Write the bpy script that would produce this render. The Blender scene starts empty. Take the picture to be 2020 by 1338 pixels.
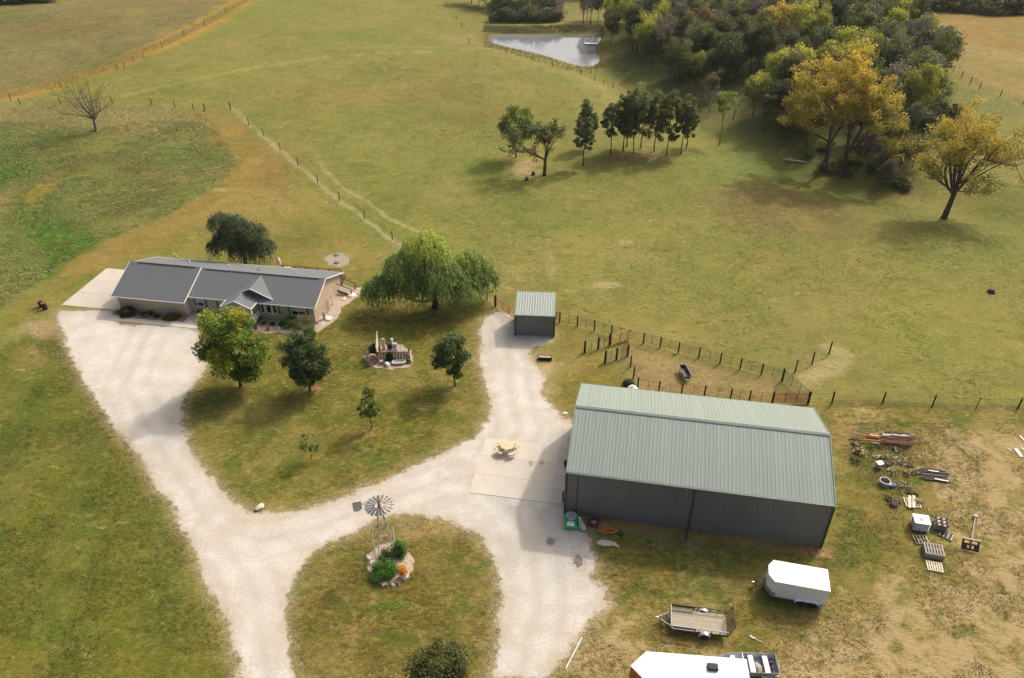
import bpy, math, random
import numpy as np
from mathutils import Vector, Matrix
R = math.radians
random.seed(7)
scene = bpy.context.scene
COL = scene.collection

# ------------------------------------------------------------------ camera, sky, sun, exposure
CAM_H, FPX, PITCH, ROLL = 50.0, 1519.0, R(34.35), R(-0.13)
cam = bpy.data.cameras.new('camera')
cam.sensor_width = 36.0; cam.lens = 36.0 * FPX / 2020.0
cam.clip_start = 0.5; cam.clip_end = 6000
co = bpy.data.objects.new('camera', cam); COL.objects.link(co)
co.location = (0, 0, CAM_H)
co.rotation_euler = (Matrix.Rotation(R(90) - PITCH, 3, 'X') @ Matrix.Rotation(ROLL, 3, 'Z')).to_euler()
scene.camera = co

SUN_EL, SUN_AZ = 43.0, 46.5            # azimuth measured from +x towards +y
w = bpy.data.worlds.new('World'); scene.world = w; w.use_nodes = True
nt = w.node_tree; bg = nt.nodes['Background']
sky = nt.nodes.new('ShaderNodeTexSky'); sky.sky_type = 'NISHITA'; sky.sun_disc = False
sky.sun_elevation = R(SUN_EL); sky.sun_rotation = R(90 - SUN_AZ)
sky.air_density = 1.0; sky.dust_density = 10.0; sky.ozone_density = 1.0
nt.links.new(sky.outputs[0], bg.inputs[0]); bg.inputs[1].default_value = 0.15
sl = bpy.data.lights.new('sun', 'SUN'); sl.energy = 2.0; sl.angle = R(2.2); sl.color = (1, .965, .91)
so = bpy.data.objects.new('sun', sl); COL.objects.link(so)
sd_ = Vector((math.cos(R(SUN_EL)) * math.cos(R(SUN_AZ)), math.cos(R(SUN_EL)) * math.sin(R(SUN_AZ)), math.sin(R(SUN_EL))))
so.rotation_euler = sd_.to_track_quat('Z', 'Y').to_euler(); so.location = (0, 0, 80)
vs = scene.view_settings
vs.view_transform = 'Standard'; vs.look = 'None'; vs.gamma = 1; vs.use_curve_mapping = False
vs.exposure = 0.26
E_SCALE = 1.55                          # sunlit ground irradiance used to turn seen colours into albedo

# ------------------------------------------------------------------ small maths
def lin(c):
    c = c / 255.0
    return c / 12.92 if c <= .04045 else ((c + .055) / 1.055) ** 2.4
def col(r, g, b, k=1.0):
    """albedo of a surface that reads r,g,b where the sun lights it"""
    t = (.96, 1.0, .96)               # the sun is warm, so the land itself is a little cooler than it reads
    return tuple(min(.85, lin(v) / E_SCALE * k * q) for v, q in zip((r, g, b), t))
def hash2(ix, iy, seed):
    h = (ix * 374761393 + iy * 668265263 + seed * 974634777) & 0xffffffff
    h = ((h ^ (h >> 13)) * 1274126177) & 0xffffffff
    return ((h ^ (h >> 16)) & 0xffffff) / float(0xffffff)
def vnoise(x, y, scale, seed=0, octv=3):
    out = 0; amp = 1; tot = 0
    for o in range(octv):
        X = np.asarray(x) / scale; Y = np.asarray(y) / scale
        ix = np.floor(X).astype(np.int64); iy = np.floor(Y).astype(np.int64)
        fx = X - ix; fy = Y - iy; fx = fx * fx * (3 - 2 * fx); fy = fy * fy * (3 - 2 * fy)
        a = hash2(ix, iy, seed + o); b = hash2(ix + 1, iy, seed + o)
        c = hash2(ix, iy + 1, seed + o); d = hash2(ix + 1, iy + 1, seed + o)
        out = out + amp * ((a + (b - a) * fx) * (1 - fy) + (c + (d - c) * fx) * fy)
        tot += amp; amp *= .5; scale *= .5
    return out / tot * 2 - 1
def sstep(a, b, x):
    t = np.clip((x - a) / (b - a), 0, 1); return t * t * (3 - 2 * t)
def seg_dist(px, py, ax, ay, bx, by):
    dx, dy = bx - ax, by - ay; L = dx * dx + dy * dy + 1e-9
    t = np.clip(((px - ax) * dx + (py - ay) * dy) / L, 0, 1)
    return np.hypot(px - ax - t * dx, py - ay - t * dy)
def line_dist(px, py, pts):
    d = np.full(np.shape(px), 1e9)
    for (ax, ay), (bx, by) in zip(pts[:-1], pts[1:]):
        d = np.minimum(d, seg_dist(px, py, ax, ay, bx, by))
    return d
def poly_sd(px, py, pts):
    d = line_dist(px, py, list(pts) + [pts[0]])
    ins = np.zeros(np.shape(px), bool); n = len(pts)
    for i in range(n):
        ax, ay = pts[i]; bx, by = pts[(i + 1) % n]
        if ay == by: continue
        c = ((ay > py) != (by > py)) & (px < (bx - ax) * (py - ay) / (by - ay) + ax)
        ins ^= c
    return np.where(ins, d, -d)

# survey helper: a place seen in the photograph -> the point of the land there
_c, _s = math.cos(PITCH), math.sin(PITCH); _cr, _sr = math.cos(ROLL), math.sin(ROLL)
def survey(u, v, z=0.0):
    du, dv = u - 1010, v - 669
    a = _cr * du + _sr * dv; b = -_sr * du + _cr * dv
    d = (a / FPX, _c - (b / FPX) * _s, -_s - (b / FPX) * _c)
    t = (z - CAM_H) / d[2]
    return d[0] * t, d[1] * t
def vpix(x, y, z):
    z -= CAM_H; zz = y * _c - z * _s; yy = y * _s + z * _c
    return 669 + _sr * FPX * x / zz - _cr * FPX * yy / zz
POND_Z = -1.3
pond_px = [(962, 70), (985, 67), (1050, 67), (1120, 68), (1188, 67), (1184, 84), (1176, 92), (1176, 104), (1184, 114), (1181, 123),
           (1170, 130), (1150, 132), (1118, 124), (1080, 112), (1040, 102), (1000, 93), (970, 84)]
pond_poly = [survey(u, v, POND_Z) for u, v in pond_px]
draw_line = [survey(*p) for p in [(1180, 128), (1230, 160), (1330, 205), (1440, 270), (1540, 320), (1640, 350), (1760, 370), (1900, 400), (2060, 440)]]
crest = [survey(*p) for p in [(180, 205), (240, 190), (330, 170), (420, 150), (520, 131), (640, 114), (760, 106), (860, 102), (930, 101)]]
def Z(x, y):
    x = np.asarray(x, float); y = np.asarray(y, float)
    far = sstep(95, 160, y) + sstep(85, 140, np.abs(x)); far = np.clip(far, 0, 1)
    z = far * (vnoise(x, y, 55, 3, 2) * 2.6)
    z = z + 5.0 * np.exp(-(((x - 85) / 42) ** 2 + ((y - 195) / 40) ** 2))
    z = z + 2.5 * np.exp(-(((x + 90) / 50) ** 2 + ((y - 235) / 40) ** 2))
    z = z - 2.0 * np.exp(-(line_dist(x, y, draw_line) / 9.0) ** 2)
    dc = line_dist(x, y, crest); cy = np.interp(x, [p[0] for p in crest], [p[1] for p in crest])
    side = y - cy
    z = z + .9 * np.exp(-(dc / 7.0) ** 2) * np.where(side < 0, 1, np.clip(1 - side / 3, -.5, 1))
    sd = poly_sd(x, y, pond_poly)
    k = sstep(-9, 1.5, sd)
    z = z * (1 - k) + k * np.where(sd > 0, POND_Z - .05 - np.minimum(sd, 6) * .25, POND_Z + .12 * (-sd))
    dam = line_dist(x, y, [(pond_poly[0][0] - 2, pond_poly[0][1] + 4.5), (pond_poly[4][0] + 1, pond_poly[4][1] + 4.5)])
    z = z + .9 * np.exp(-(dam / 3.0) ** 2)
    z = z + 12 * sstep(330, 900, np.hypot(x, y))
    return z
def G(u, v):
    z = 0.0
    for i in range(25):
        x, y = survey(u, v, z); z = z * .4 + .6 * float(Z(x, y))
    return Vector((x, y, float(Z(x, y))))
def Gs(pts, closed=False):
    return [tuple(G(*p)[:2]) for p in pts]
def height_to(p, vtop):
    lo, hi = 0.0, 40.0
    for i in range(40):
        m = (lo + hi) / 2
        if vpix(p[0], p[1], p[2] + m) > vtop: lo = m
        else: hi = m
    return lo
def mpp(p):                              # metres per photograph pixel at p (across)
    return (p[1] * _c + (CAM_H - p[2]) * _s) / FPX

# ------------------------------------------------------------------ materials
def new_mat(name):
    m = bpy.data.materials.new(name); m.use_nodes = True
    n = m.node_tree; return m, n, n.nodes['Principled BSDF']
def mat(name, c, rough=.8, var=.15, scale=3.0, metal=0.0, bump=0.0, bscale=20.0, c2=None, stretch=None, spec=.3, sscale=None):
    m, n, b = new_mat(name)
    b.inputs['Roughness'].default_value = rough; b.inputs['Metallic'].default_value = metal
    b.inputs['Specular IOR Level'].default_value = spec
    tc = n.nodes.new('ShaderNodeTexCoord'); src = tc.outputs['Object']
    if stretch:
        mp = n.nodes.new('ShaderNodeMapping'); mp.inputs['Scale'].default_value = stretch
        n.links.new(src, mp.inputs[0]); src = mp.outputs[0]
    nz = n.nodes.new('ShaderNodeTexNoise'); nz.inputs['Scale'].default_value = scale; nz.inputs['Detail'].default_value = 5
    nz.inputs['Roughness'].default_value = .65
    n.links.new(src, nz.inputs['Vector'])
    mix = n.nodes.new('ShaderNodeMix'); mix.data_type = 'RGBA'
    hi = c2 or tuple(min(.9, v * (1 + var)) for v in c); lo = c if c2 else tuple(v * (1 - var) for v in c)
    mix.inputs[6].default_value = (*lo, 1); mix.inputs[7].default_value = (*hi, 1)
    mr = n.nodes.new('ShaderNodeMapRange'); mr.inputs[1].default_value = .32; mr.inputs[2].default_value = .68
    n.links.new(nz.outputs['Fac'], mr.inputs[0]); n.links.new(mr.outputs[0], mix.inputs[0])
    oi = n.nodes.new('ShaderNodeObjectInfo')
    mr2 = n.nodes.new('ShaderNodeMapRange'); mr2.inputs[3].default_value = 1 - var * .5; mr2.inputs[4].default_value = 1 + var * .5
    n.links.new(oi.outputs['Random'], mr2.inputs[0])
    vm = n.nodes.new('ShaderNodeVectorMath'); vm.operation = 'SCALE'
    n.links.new(mix.outputs[2], vm.inputs[0]); n.links.new(mr2.outputs[0], vm.inputs['Scale'])
    n.links.new(vm.outputs[0], b.inputs['Base Color'])
    if bump:
        n2 = n.nodes.new('ShaderNodeTexNoise'); n2.inputs['Scale'].default_value = bscale; n2.inputs['Detail'].default_value = 4
        n.links.new(src, n2.inputs['Vector'])
        bp = n.nodes.new('ShaderNodeBump'); bp.inputs['Strength'].default_value = bump; bp.inputs['Distance'].default_value = .05
        n.links.new(n2.outputs['Fac'], bp.inputs['Height']); n.links.new(bp.outputs[0], b.inputs['Normal'])
    return m
def leaf_mat(name, dark, midc, hi, rnd=.22, grass=False):
    m, n, b = new_mat(name)
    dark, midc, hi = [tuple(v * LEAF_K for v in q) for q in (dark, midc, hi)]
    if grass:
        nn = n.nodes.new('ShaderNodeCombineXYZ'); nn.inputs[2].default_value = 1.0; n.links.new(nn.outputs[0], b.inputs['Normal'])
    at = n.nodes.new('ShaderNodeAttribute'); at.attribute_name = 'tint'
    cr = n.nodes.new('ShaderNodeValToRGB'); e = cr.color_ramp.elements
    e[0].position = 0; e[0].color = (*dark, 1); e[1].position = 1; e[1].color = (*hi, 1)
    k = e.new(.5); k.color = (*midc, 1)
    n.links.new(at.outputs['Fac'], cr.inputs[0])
    oi = n.nodes.new('ShaderNodeObjectInfo')
    mr = n.nodes.new('ShaderNodeMapRange'); mr.inputs[3].default_value = 1 - rnd; mr.inputs[4].default_value = 1 + rnd
    n.links.new(oi.outputs['Random'], mr.inputs[0])
    vm = n.nodes.new('ShaderNodeVectorMath'); vm.operation = 'SCALE'
    n.links.new(cr.outputs[0], vm.inputs[0]); n.links.new(mr.outputs[0], vm.inputs['Scale'])
    n.links.new(vm.outputs[0], b.inputs['Base Color']); b.inputs['Roughness'].default_value = .6
    b.inputs['Specular IOR Level'].default_value = .25
    tr = n.nodes.new('ShaderNodeBsdfTranslucent'); n.links.new(vm.outputs[0], tr.inputs[0])
    ms = n.nodes.new('ShaderNodeMixShader'); ms.inputs[0].default_value = 0.0 if grass else .38
    n.links.new(b.outputs[0], ms.inputs[1]); n.links.new(tr.outputs[0], ms.inputs[2])
    n.links.new(ms.outputs[0], n.nodes['Material Output'].inputs[0])
    return m

M = {}
LEAF_K = 1.55
M['bark'] = mat('bark', (.085, .065, .048), .95, .3, 4, bump=.5, bscale=8)
M['bark_pale'] = mat('bark_pale', (.22, .18, .13), .95, .25, 4, bump=.4, bscale=8)
M['bark_dark'] = mat('bark_dark', (.04, .032, .026), .95, .3, 4)
M['roof_metal'] = mat('roof_metal', (.235, .285, .243), .45, .08, 1.6, metal=.0, spec=.5, stretch=(1, .12, 1))
M['roof_trim'] = mat('roof_trim', (.10, .135, .115), .45, .05, 1, spec=.5)
M['wall_metal'] = mat('wall_metal', (.165, .16, .155), .5, .06, .5, spec=.4)
M['green_trim'] = mat('green_trim', (.045, .07, .055), .5, .08, 1)
M['shingle'] = mat('shingle', (.148, .156, .158), .95, .22, 9, bump=.6, bscale=14, stretch=(1, 3, 3))
M['siding'] = mat('siding', (.27, .215, .165), .75, .05, 1.0)
M['siding_tan'] = mat('siding_tan', (.47, .38, .28), .75, .05, 1.0)
M['shutter'] = mat('shutter', (.16, .175, .155), .7, .06, 1)
M['white'] = mat('white', (.78, .77, .74), .5, .04, 1)
M['offwhite'] = mat('offwhite', (.66, .64, .58), .6, .08, 1)
M['black'] = mat('black', (.02, .02, .022), .6, .2, 3)
M['rubber'] = mat('rubber', (.022, .022, .022), .85, .2, 3)
M['galv'] = mat('galv', (.45, .46, .46), .4, .12, 3, metal=.6)
M['galv_dull'] = mat('galv_dull', (.36, .36, .35), .6, .15, 3, metal=.3)
M['rust'] = mat('rust', (.15, .07, .04), .9, .35, 5, bump=.2)
M['rust_dark'] = mat('rust_dark', (.06, .035, .028), .9, .35, 5, bump=.2)
M['timber'] = mat('timber', (.42, .35, .25), .85, .2, 2, stretch=(1, 8, 1), bump=.2)
M['timber_pale'] = mat('timber_pale', (.62, .53, .40), .85, .12, 2, stretch=(1, 6, 1))
M['timber_grey'] = mat('timber_grey', (.36, .32, .26), .9, .2, 2, stretch=(1, 8, 1), bump=.2)
M['timber_dark'] = mat('timber_dark', (.07, .045, .035), .9, .3, 3)
M['creosote'] = mat('creosote', (.028, .018, .016), .9, .3, 4)
M['red'] = mat('red', (.42, .06, .03), .6, .15, 3)
M['redrail'] = mat('redrail', (.36, .10, .06), .7, .2, 3)
M['orange'] = mat('orange', (.62, .15, .035), .6, .15, 3)
M['orange_paint'] = mat('orange_paint', (.60, .19, .02), .45, .05, 3)
M['yellow_rail'] = mat('yellow_rail', (.55, .36, .12), .7, .15, 3)
M['green_rail'] = mat('green_rail', (.10, .17, .08), .6, .15, 3)
M['green_plastic'] = mat('green_plastic', (.03, .42, .09), .45, .08, 3)
M['blue'] = mat('blue', (.03, .10, .42), .5, .1, 3)
M['rail_steel'] = mat('rail_steel', (.13, .10, .08), .7, .3, 3)
M['rock'] = mat('rock', (.55, .48, .38), .9, .2, 3, bump=.5, bscale=6)
M['rock_white'] = mat('rock_white', (.75, .70, .60), .9, .12, 3, bump=.5, bscale=6)
M['mulch'] = mat('mulch', (.30, .21, .15), .95, .35, 4, bump=.8, bscale=10)
M['table'] = mat('table', (.55, .47, .30), .8, .08, 3)
M['concrete'] = mat('concrete', (.47, .425, .35), .9, .07, .6, bump=.1)
M['concrete_pad'] = mat('concrete_pad', (.52, .47, .39), .9, .06, .5, bump=.1)
M['plank'] = mat('plank', (.38, .33, .25), .9, .16, 2.5, stretch=(1, 7, 1), bump=.2)
M['brick_floor'] = mat('brick_floor', (.15, .07, .05), .9, .2, 8)
M['tank_plastic'] = mat('tank_plastic', (.72, .73, .73), .5, .04, 2)
M['grey_plastic'] = mat('grey_plastic', (.42, .43, .42), .5, .1, 3)
M['boat_alu'] = mat('boat_alu', (.50, .53, .56), .4, .08, 2, metal=.4)
M['trailer_white'] = mat('trailer_white', (.80, .79, .77), .35, .02, .6, spec=.5)
M['trailer_roof'] = mat('trailer_roof', (.70, .68, .64), .45, .15, 2.2, c2=(.84, .83, .81), stretch=(1.6, .35, 1))
M['terracotta'] = mat('terracotta', (.42, .20, .13), .85, .15, 3)
M['vane_steel'] = mat('vane_steel', (.62, .61, .58), .5, .12, 3)
M['curtain'] = mat('curtain', (.55, .54, .50), .8, .1, 6)
M['steel_dark'] = mat('steel_dark', (.03, .028, .028), .6, .3, 3)
M['adobe'] = mat('adobe', (.30, .235, .17), .85, .1, 3)
def glass_mat():
    m, n, b = new_mat('window_glass')
    b.inputs['Base Color'].default_value = (.012, .014, .015, 1); b.inputs['Roughness'].default_value = .06
    b.inputs['Specular IOR Level'].default_value = .5
    return m
M['glass'] = glass_mat()
def water_mat():
    m, n, b = new_mat('pond_water')
    b.inputs['Base Color'].default_value = (.19, .205, .21, 1); b.inputs['Roughness'].default_value = .05  # pale grey base colour stands in for bright cloud reflected in the water
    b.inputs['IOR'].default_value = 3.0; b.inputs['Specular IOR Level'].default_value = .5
    tc = n.nodes.new('ShaderNodeTexCoord'); nz = n.nodes.new('ShaderNodeTexNoise'); nz.inputs['Scale'].default_value = .8
    n.links.new(tc.outputs['Object'], nz.inputs['Vector'])
    bp = n.nodes.new('ShaderNodeBump'); bp.inputs['Strength'].default_value = .12; bp.inputs['Distance'].default_value = .1
    n.links.new(nz.outputs['Fac'], bp.inputs['Height']); n.links.new(bp.outputs[0], b.inputs['Normal'])
    return m
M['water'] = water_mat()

LM = {}
LEAF_K = 1.55
LM['maple'] = leaf_mat('leaf_maple', (.05, .085, .012), (.10, .15, .02), (.24, .23, .03))
LM['oak'] = leaf_mat('leaf_oak', (.032, .058, .018), (.06, .095, .026), (.11, .14, .035))
LM['grove'] = leaf_mat('leaf_grove', (.05, .068, .024), (.095, .12, .04), (.17, .18, .06))
LM['lime'] = leaf_mat('leaf_lime', (.07, .10, .02), (.12, .16, .03), (.20, .22, .04))
LM['willow'] = leaf_mat('leaf_willow', (.085, .125, .034), (.15, .20, .052), (.31, .33, .045))
LM['willow_grey'] = leaf_mat('leaf_willow_grey', (.04, .06, .03), (.075, .10, .045), (.12, .14, .06))
LM['wood_dark'] = leaf_mat('leaf_wood_dark', (.034, .044, .014), (.062, .076, .024), (.10, .115, .036), .3)
LM['wood_olive'] = leaf_mat('leaf_wood_olive', (0.052, 0.065, 0.021), (0.098, 0.111, 0.034), (0.156, 0.156, 0.046), .3)
LM['wood_lime'] = leaf_mat('leaf_wood_lime', (0.110, 0.132, 0.020), (0.220, 0.231, 0.033), (0.330, 0.308, 0.039), .2)
LM['wood_gold'] = leaf_mat('leaf_wood_gold', (.12, .11, .022), (.25, .215, .032), (.46, .34, .045), .1)
LM['wood_grey'] = leaf_mat('leaf_wood_grey', (0.062, 0.059, 0.044), (0.106, 0.100, 0.069), (0.150, 0.138, 0.088), .25)
LM['wood_brown'] = leaf_mat('leaf_wood_brown', (.07, .055, .03), (.12, .09, .04), (.17, .12, .05), .2)
LM['bush_green'] = leaf_mat('leaf_bush_green', (.03, .075, .01), (.06, .15, .018), (.10, .21, .025))
LM['bush_dark'] = leaf_mat('leaf_bush_dark', (.02, .045, .012), (.04, .08, .018), (.07, .12, .025))
LM['bush_red'] = leaf_mat('leaf_bush_red', (.045, .045, .015), (.09, .085, .03), (.17, .10, .05))
LM['flower_orange'] = leaf_mat('leaf_flower_orange', (.10, .14, .02), (.38, .16, .02), (.5, .22, .03))
LM['flower_yellow'] = leaf_mat('leaf_flower_yellow', (.10, .14, .02), (.65, .42, .02), (.8, .55, .04))
LM['flower_mixed'] = leaf_mat('leaf_flower_mixed', (.06, .10, .02), (.10, .09, .05), (.35, .10, .10))
LM['weed'] = leaf_mat('leaf_weed', (.10, .11, .03), (.19, .15, .05), (.28, .19, .07), grass=True)
LM['straw'] = leaf_mat('leaf_straw', (.17, .14, .06), (.23, .19, .09), (.32, .27, .15), grass=True)
LM['hay'] = leaf_mat('leaf_hay', (.10, .115, .03), (.14, .15, .045), (.22, .215, .09), grass=True)
LM['golden_grass'] = leaf_mat('leaf_golden_grass', (.22, .16, .045), (.30, .22, .07), (.38, .30, .12), grass=True)
LM['grass'] = leaf_mat('leaf_grass', (.055, .075, .017), (.09, .105, .028), (.15, .15, .05), grass=True)
LM['twig'] = leaf_mat('leaf_twig', (.10, .085, .06), (.18, .15, .115), (.26, .23, .18))
LM['reed'] = leaf_mat('leaf_reed', (.12, .09, .04), (.2, .15, .07), (.28, .2, .1))

# ------------------------------------------------------------------ mesh builder
class MB:
    def __init__(s): s.v = []; s.f = []
    def add(s, vs_, fs):
        k = len(s.v); s.v += [tuple(p) for p in vs_]; s.f += [tuple(i + k for i in f) for f in fs]; return s
    def box(s, c, d, rz=0, rot=None):
        hx, hy, hz = d[0] / 2, d[1] / 2, d[2] / 2
        m = rot or Matrix.Rotation(rz, 3, 'Z')
        P = [m @ Vector((x, y, z)) + Vector(c) for z in (-hz, hz) for x, y in ((-hx, -hy), (hx, -hy), (hx, hy), (-hx, hy))]
        return s.add(P, [(3, 2, 1, 0), (4, 5, 6, 7), (0, 1, 5, 4), (1, 2, 6, 5), (2, 3, 7, 6), (3, 0, 4, 7)])
    def beam(s, a, b, w_, h_, up=(0, 0, 1)):
        a = Vector(a); b = Vector(b); t = b - a; L = t.length
        if L < 1e-6: return s
        t /= L; upv = Vector(up)
        if abs(t.dot(upv)) > .98: upv = Vector((0, 1, 0))
        x = t.cross(upv).normalized(); y = x.cross(t)
        rot = Matrix((x, t, y)).transposed()
        return s.box((a + b) / 2, (w_, L, h_), rot=rot)
    def tube(s, pts, rad, n=6, cap=True):
        pts = [Vector(p) for p in pts]
        if not hasattr(rad, '__len__'): rad = [rad] * len(pts)
        vs_ = []; fs = []; prev = None
        for i, p in enumerate(pts):
            t = (pts[min(i + 1, len(pts) - 1)] - pts[max(i - 1, 0)]).normalized()
            ref = prev if prev is not None else (Vector((0, 0, 1)) if abs(t.z) < .9 else Vector((1, 0, 0)))
            x = (ref - t * ref.dot(t)).normalized(); y = t.cross(x); prev = x
            for k in range(n):
                a = 2 * math.pi * k / n
                vs_.append(p + (x * math.cos(a) + y * math.sin(a)) * rad[i])
        for i in range(len(pts) - 1):
            for k in range(n):
                fs.append((i * n + k, i * n + (k + 1) % n, (i + 1) * n + (k + 1) % n, (i + 1) * n + k))
        if cap: fs.append(tuple(range(n))[::-1]); fs.append(tuple(range((len(pts) - 1) * n, len(pts) * n)))
        return s.add(vs_, fs)
    def lathe(s, prof, c=(0, 0, 0), n=16, sx=1, sy=1):
        vs_ = []; fs = []
        for r, z in prof:
            for k in range(n):
                a = 2 * math.pi * k / n; vs_.append((c[0] + r * sx * math.cos(a), c[1] + r * sy * math.sin(a), c[2] + z))
        for i in range(len(prof) - 1):
            for k in range(n):
                fs.append((i * n + k, i * n + (k + 1) % n, (i + 1) * n + (k + 1) % n, (i + 1) * n + k))
        if prof[0][0] > 0: fs.append(tuple(range(n))[::-1])
        if prof[-1][0] > 0: fs.append(tuple(range((len(prof) - 1) * n, len(prof) * n)))
        return s.add(vs_, fs)
    def prism(s, poly, z0, z1):
        n = len(poly)
        return s.add([(x, y, z0) for x, y in poly] + [(x, y, z1) for x, y in poly],
                     [tuple(range(n))[::-1], tuple(range(n, 2 * n))] + [(i, (i + 1) % n, n + (i + 1) % n, n + i) for i in range(n)])
    def slab(s, P, t):           # polygon in space thickened downwards by t
        n = len(P)
        return s.add([tuple(p) for p in P] + [(p[0], p[1], p[2] - t) for p in P],
                     [tuple(range(n)), tuple(range(n, 2 * n))[::-1]] + [((i + 1) % n, i, n + i, n + (i + 1) % n) for i in range(n)])
    def blob(s, c, r, seed=0, n=10, m=7, amp=.25):
        rn = random.Random(seed); ph = [rn.uniform(0, 6.28) for _ in range(6)]
        vs_ = []; fs = []
        for i in range(m + 1):
            th = math.pi * i / m
            for k in range(n):
                a = 2 * math.pi * k / n
                q = 1 + amp * (math.sin(2 * a + ph[0] + th) * .5 + math.sin(3 * a + ph[1]) * .3 * math.sin(th) + math.sin(3 * th + ph[2]) * .4)
                vs_.append((c[0] + r[0] * q * math.sin(th) * math.cos(a), c[1] + r[1] * q * math.sin(th) * math.sin(a), c[2] + r[2] * (1 + .0 * q) * math.cos(th)))
        for i in range(m):
            for k in range(n):
                fs.append((i * n + k, (i + 1) * n + k, (i + 1) * n + (k + 1) % n, i * n + (k + 1) % n))
        return s.add(vs_, fs)
    def mesh(s, name, m=None, smooth=False):
        me = bpy.data.meshes.new(name); me.from_pydata(s.v, [], s.f); me.validate(); me.update()
        if smooth: me.polygons.foreach_set('use_smooth', [True] * len(me.polygons))
        if m: me.materials.append(m)
        return me
    def obj(s, name, m, parent=None, smooth=False):
        return link(name, s.mesh(name, m, smooth), parent)
def link(name, me, parent=None, loc=None, rot=None):
    o = bpy.data.objects.new(name, me); COL.objects.link(o)
    if parent: o.parent = parent
    if loc is not None: o.location = loc
    if rot is not None: o.rotation_euler = rot
    return o
def tag(o, label=None, cat=None, group=None, kind=None):
    if label: o['label'] = label
    if cat: o['category'] = cat
    if group: o['group'] = group
    if kind: o['kind'] = kind
    return o
def thing(name, label, cat, loc=(0, 0, 0), rz=0, group=None):
    o = bpy.data.objects.new(name, None); COL.objects.link(o); o.empty_display_size = .3
    o.location = loc; o.rotation_euler = (0, 0, rz)
    return tag(o, label, cat, group)

# ------------------------------------------------------------------ the land
def axis(a, b, fine, lo, hi, grow=1.07):
    mid = list(np.arange(a, b + 1e-6, fine)); st = fine; x = b; up = []
    while x < hi: st *= grow; x += st; up.append(x)
    st = fine; x = a; dn = []
    while x > lo: st *= grow; x -= st; dn.append(x)
    return np.array(dn[::-1] + mid + up)
ax_x = axis(-56, 56, .4, -1400, 1400, 1.022)
ax_y = axis(27, 105, .4, -120, 2200, 1.018)
nx, ny = len(ax_x), len(ax_y)
GX, GY = np.meshgrid(ax_x, ax_y); gx = GX.ravel(); gy = GY.ravel()
gz = Z(gx, gy)

gravel_px = [(116, 614), (125, 668), (150, 722), (190, 792), (240, 855), (290, 925), (330, 988), (365, 1052), (395, 1108), (420, 1162), (442, 1220),
             (458, 1275), (475, 1345), (480, 1390), (615, 1390), (592, 1338), (1085, 1338), (1108, 1300), (1140, 1255), (1170, 1215), (1205, 1195), (1195, 1165), (1172, 1135), (1178, 1105), (1163, 1085),
             (1165, 1060), (1150, 1040), (1116, 1010), (1125, 835), (1104, 824), (1082, 800), (1068, 775), (1072, 750), (1060, 728), (1045, 705), (1048, 688), (1085, 670), (1090, 660),
             (1018, 655), (1010, 622), (985, 614), (962, 622), (948, 650), (944, 705), (952, 750), (966, 800), (960, 832), (935, 868), (885, 893), (820, 922), (740, 955), (660, 984),
             (590, 1008), (530, 1018), (490, 1008), (450, 978), (408, 932), (375, 882), (358, 832), (360, 788), (385, 752), (402, 728), (400, 690), (392, 662), (368, 645), (235, 640), (222, 612)]
island_px = [(592, 1400), (575, 1290), (564, 1230), (564, 1180), (577, 1140), (602, 1106), (640, 1076), (700, 1048), (745, 1024), (790, 1014), (840, 1016), (890, 1024), (930, 1048), (960, 1085), (980, 1125),
             (992, 1165), (988, 1225), (980, 1290), (960, 1400)]
GR = Gs(gravel_px); IS = Gs(island_px)
warpx = gx + vnoise(gx, gy, 3, 11) * .5; warpy = gy + vnoise(gx, gy, 3, 12) * .5
sd_g = np.minimum(poly_sd(warpx, warpy, GR), -poly_sd(warpx, warpy, IS))

# colours the land itself has (grass lush or dry, bare soil, hay stubble)
CP = lambda r, g, b: np.array(col(r, g, b))
C_past = CP(146, 141, 72); C_tan = CP(166, 146, 86); C_lush = CP(104, 122, 44); C_dark = CP(88, 98, 42); C_lawn = CP(112, 114, 42)
C_straw = CP(184, 162, 112); C_dirt = CP(190, 162, 118); C_brown = CP(150, 118, 68); C_gold = CP(186, 150, 66); C_hay = CP(140, 126, 84); C_rust = CP(158, 122, 58)
C_tall = CP(126, 134, 68)
gc = np.tile(C_past, (len(gx), 1))
w2x = gx + vnoise(gx, gy, 7, 21) * 1.3; w2y = gy + vnoise(gx, gy, 7, 22) * 1.3
def paint(k, c, idx=None):
    global gc
    k = np.clip(k, 0, 1)[:, None]
    if idx is None: gc = gc * (1 - k) + np.array(c)[None] * k
    else: gc[idx] = gc[idx] * (1 - k) + np.array(c)[None] * k
def near_idx(pts, mrg):
    a = np.array(pts); return np.nonzero((gx > a[:, 0].min() - mrg) & (gx < a[:, 0].max() + mrg) & (gy > a[:, 1].min() - mrg) & (gy < a[:, 1].max() + mrg))[0]
def region(px, c, feather=1.0, k=1.0):
    P = Gs(px); i = near_idx(P, feather + 2); paint(sstep(-feather, feather, poly_sd(w2x[i], w2y[i], P)) * k, c, i)
def blobp(u, v, ru, rv, c, k=.7):
    p = G(u, v); m_ = mpp(p); rx = ru * m_; p2 = G(u, max(-40, v - rv)); p3 = G(u, v + rv); ry = max(.3, (p2[1] - p3[1]) / 2)
    i = np.nonzero((np.abs(gx - p[0]) < rx * 1.6 + 2) & (np.abs(gy - p[1]) < ry * 1.6 + 2))[0]
    d = np.sqrt(((w2x[i] - p[0]) / rx) ** 2 + ((w2y[i] - p[1]) / ry) ** 2)
    d = d + vnoise(gx[i], gy[i], max(1, rx * .5), int(u + v)) * .35
    paint((1 - sstep(.35, 1.15, d)) * k, c, i)
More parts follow.
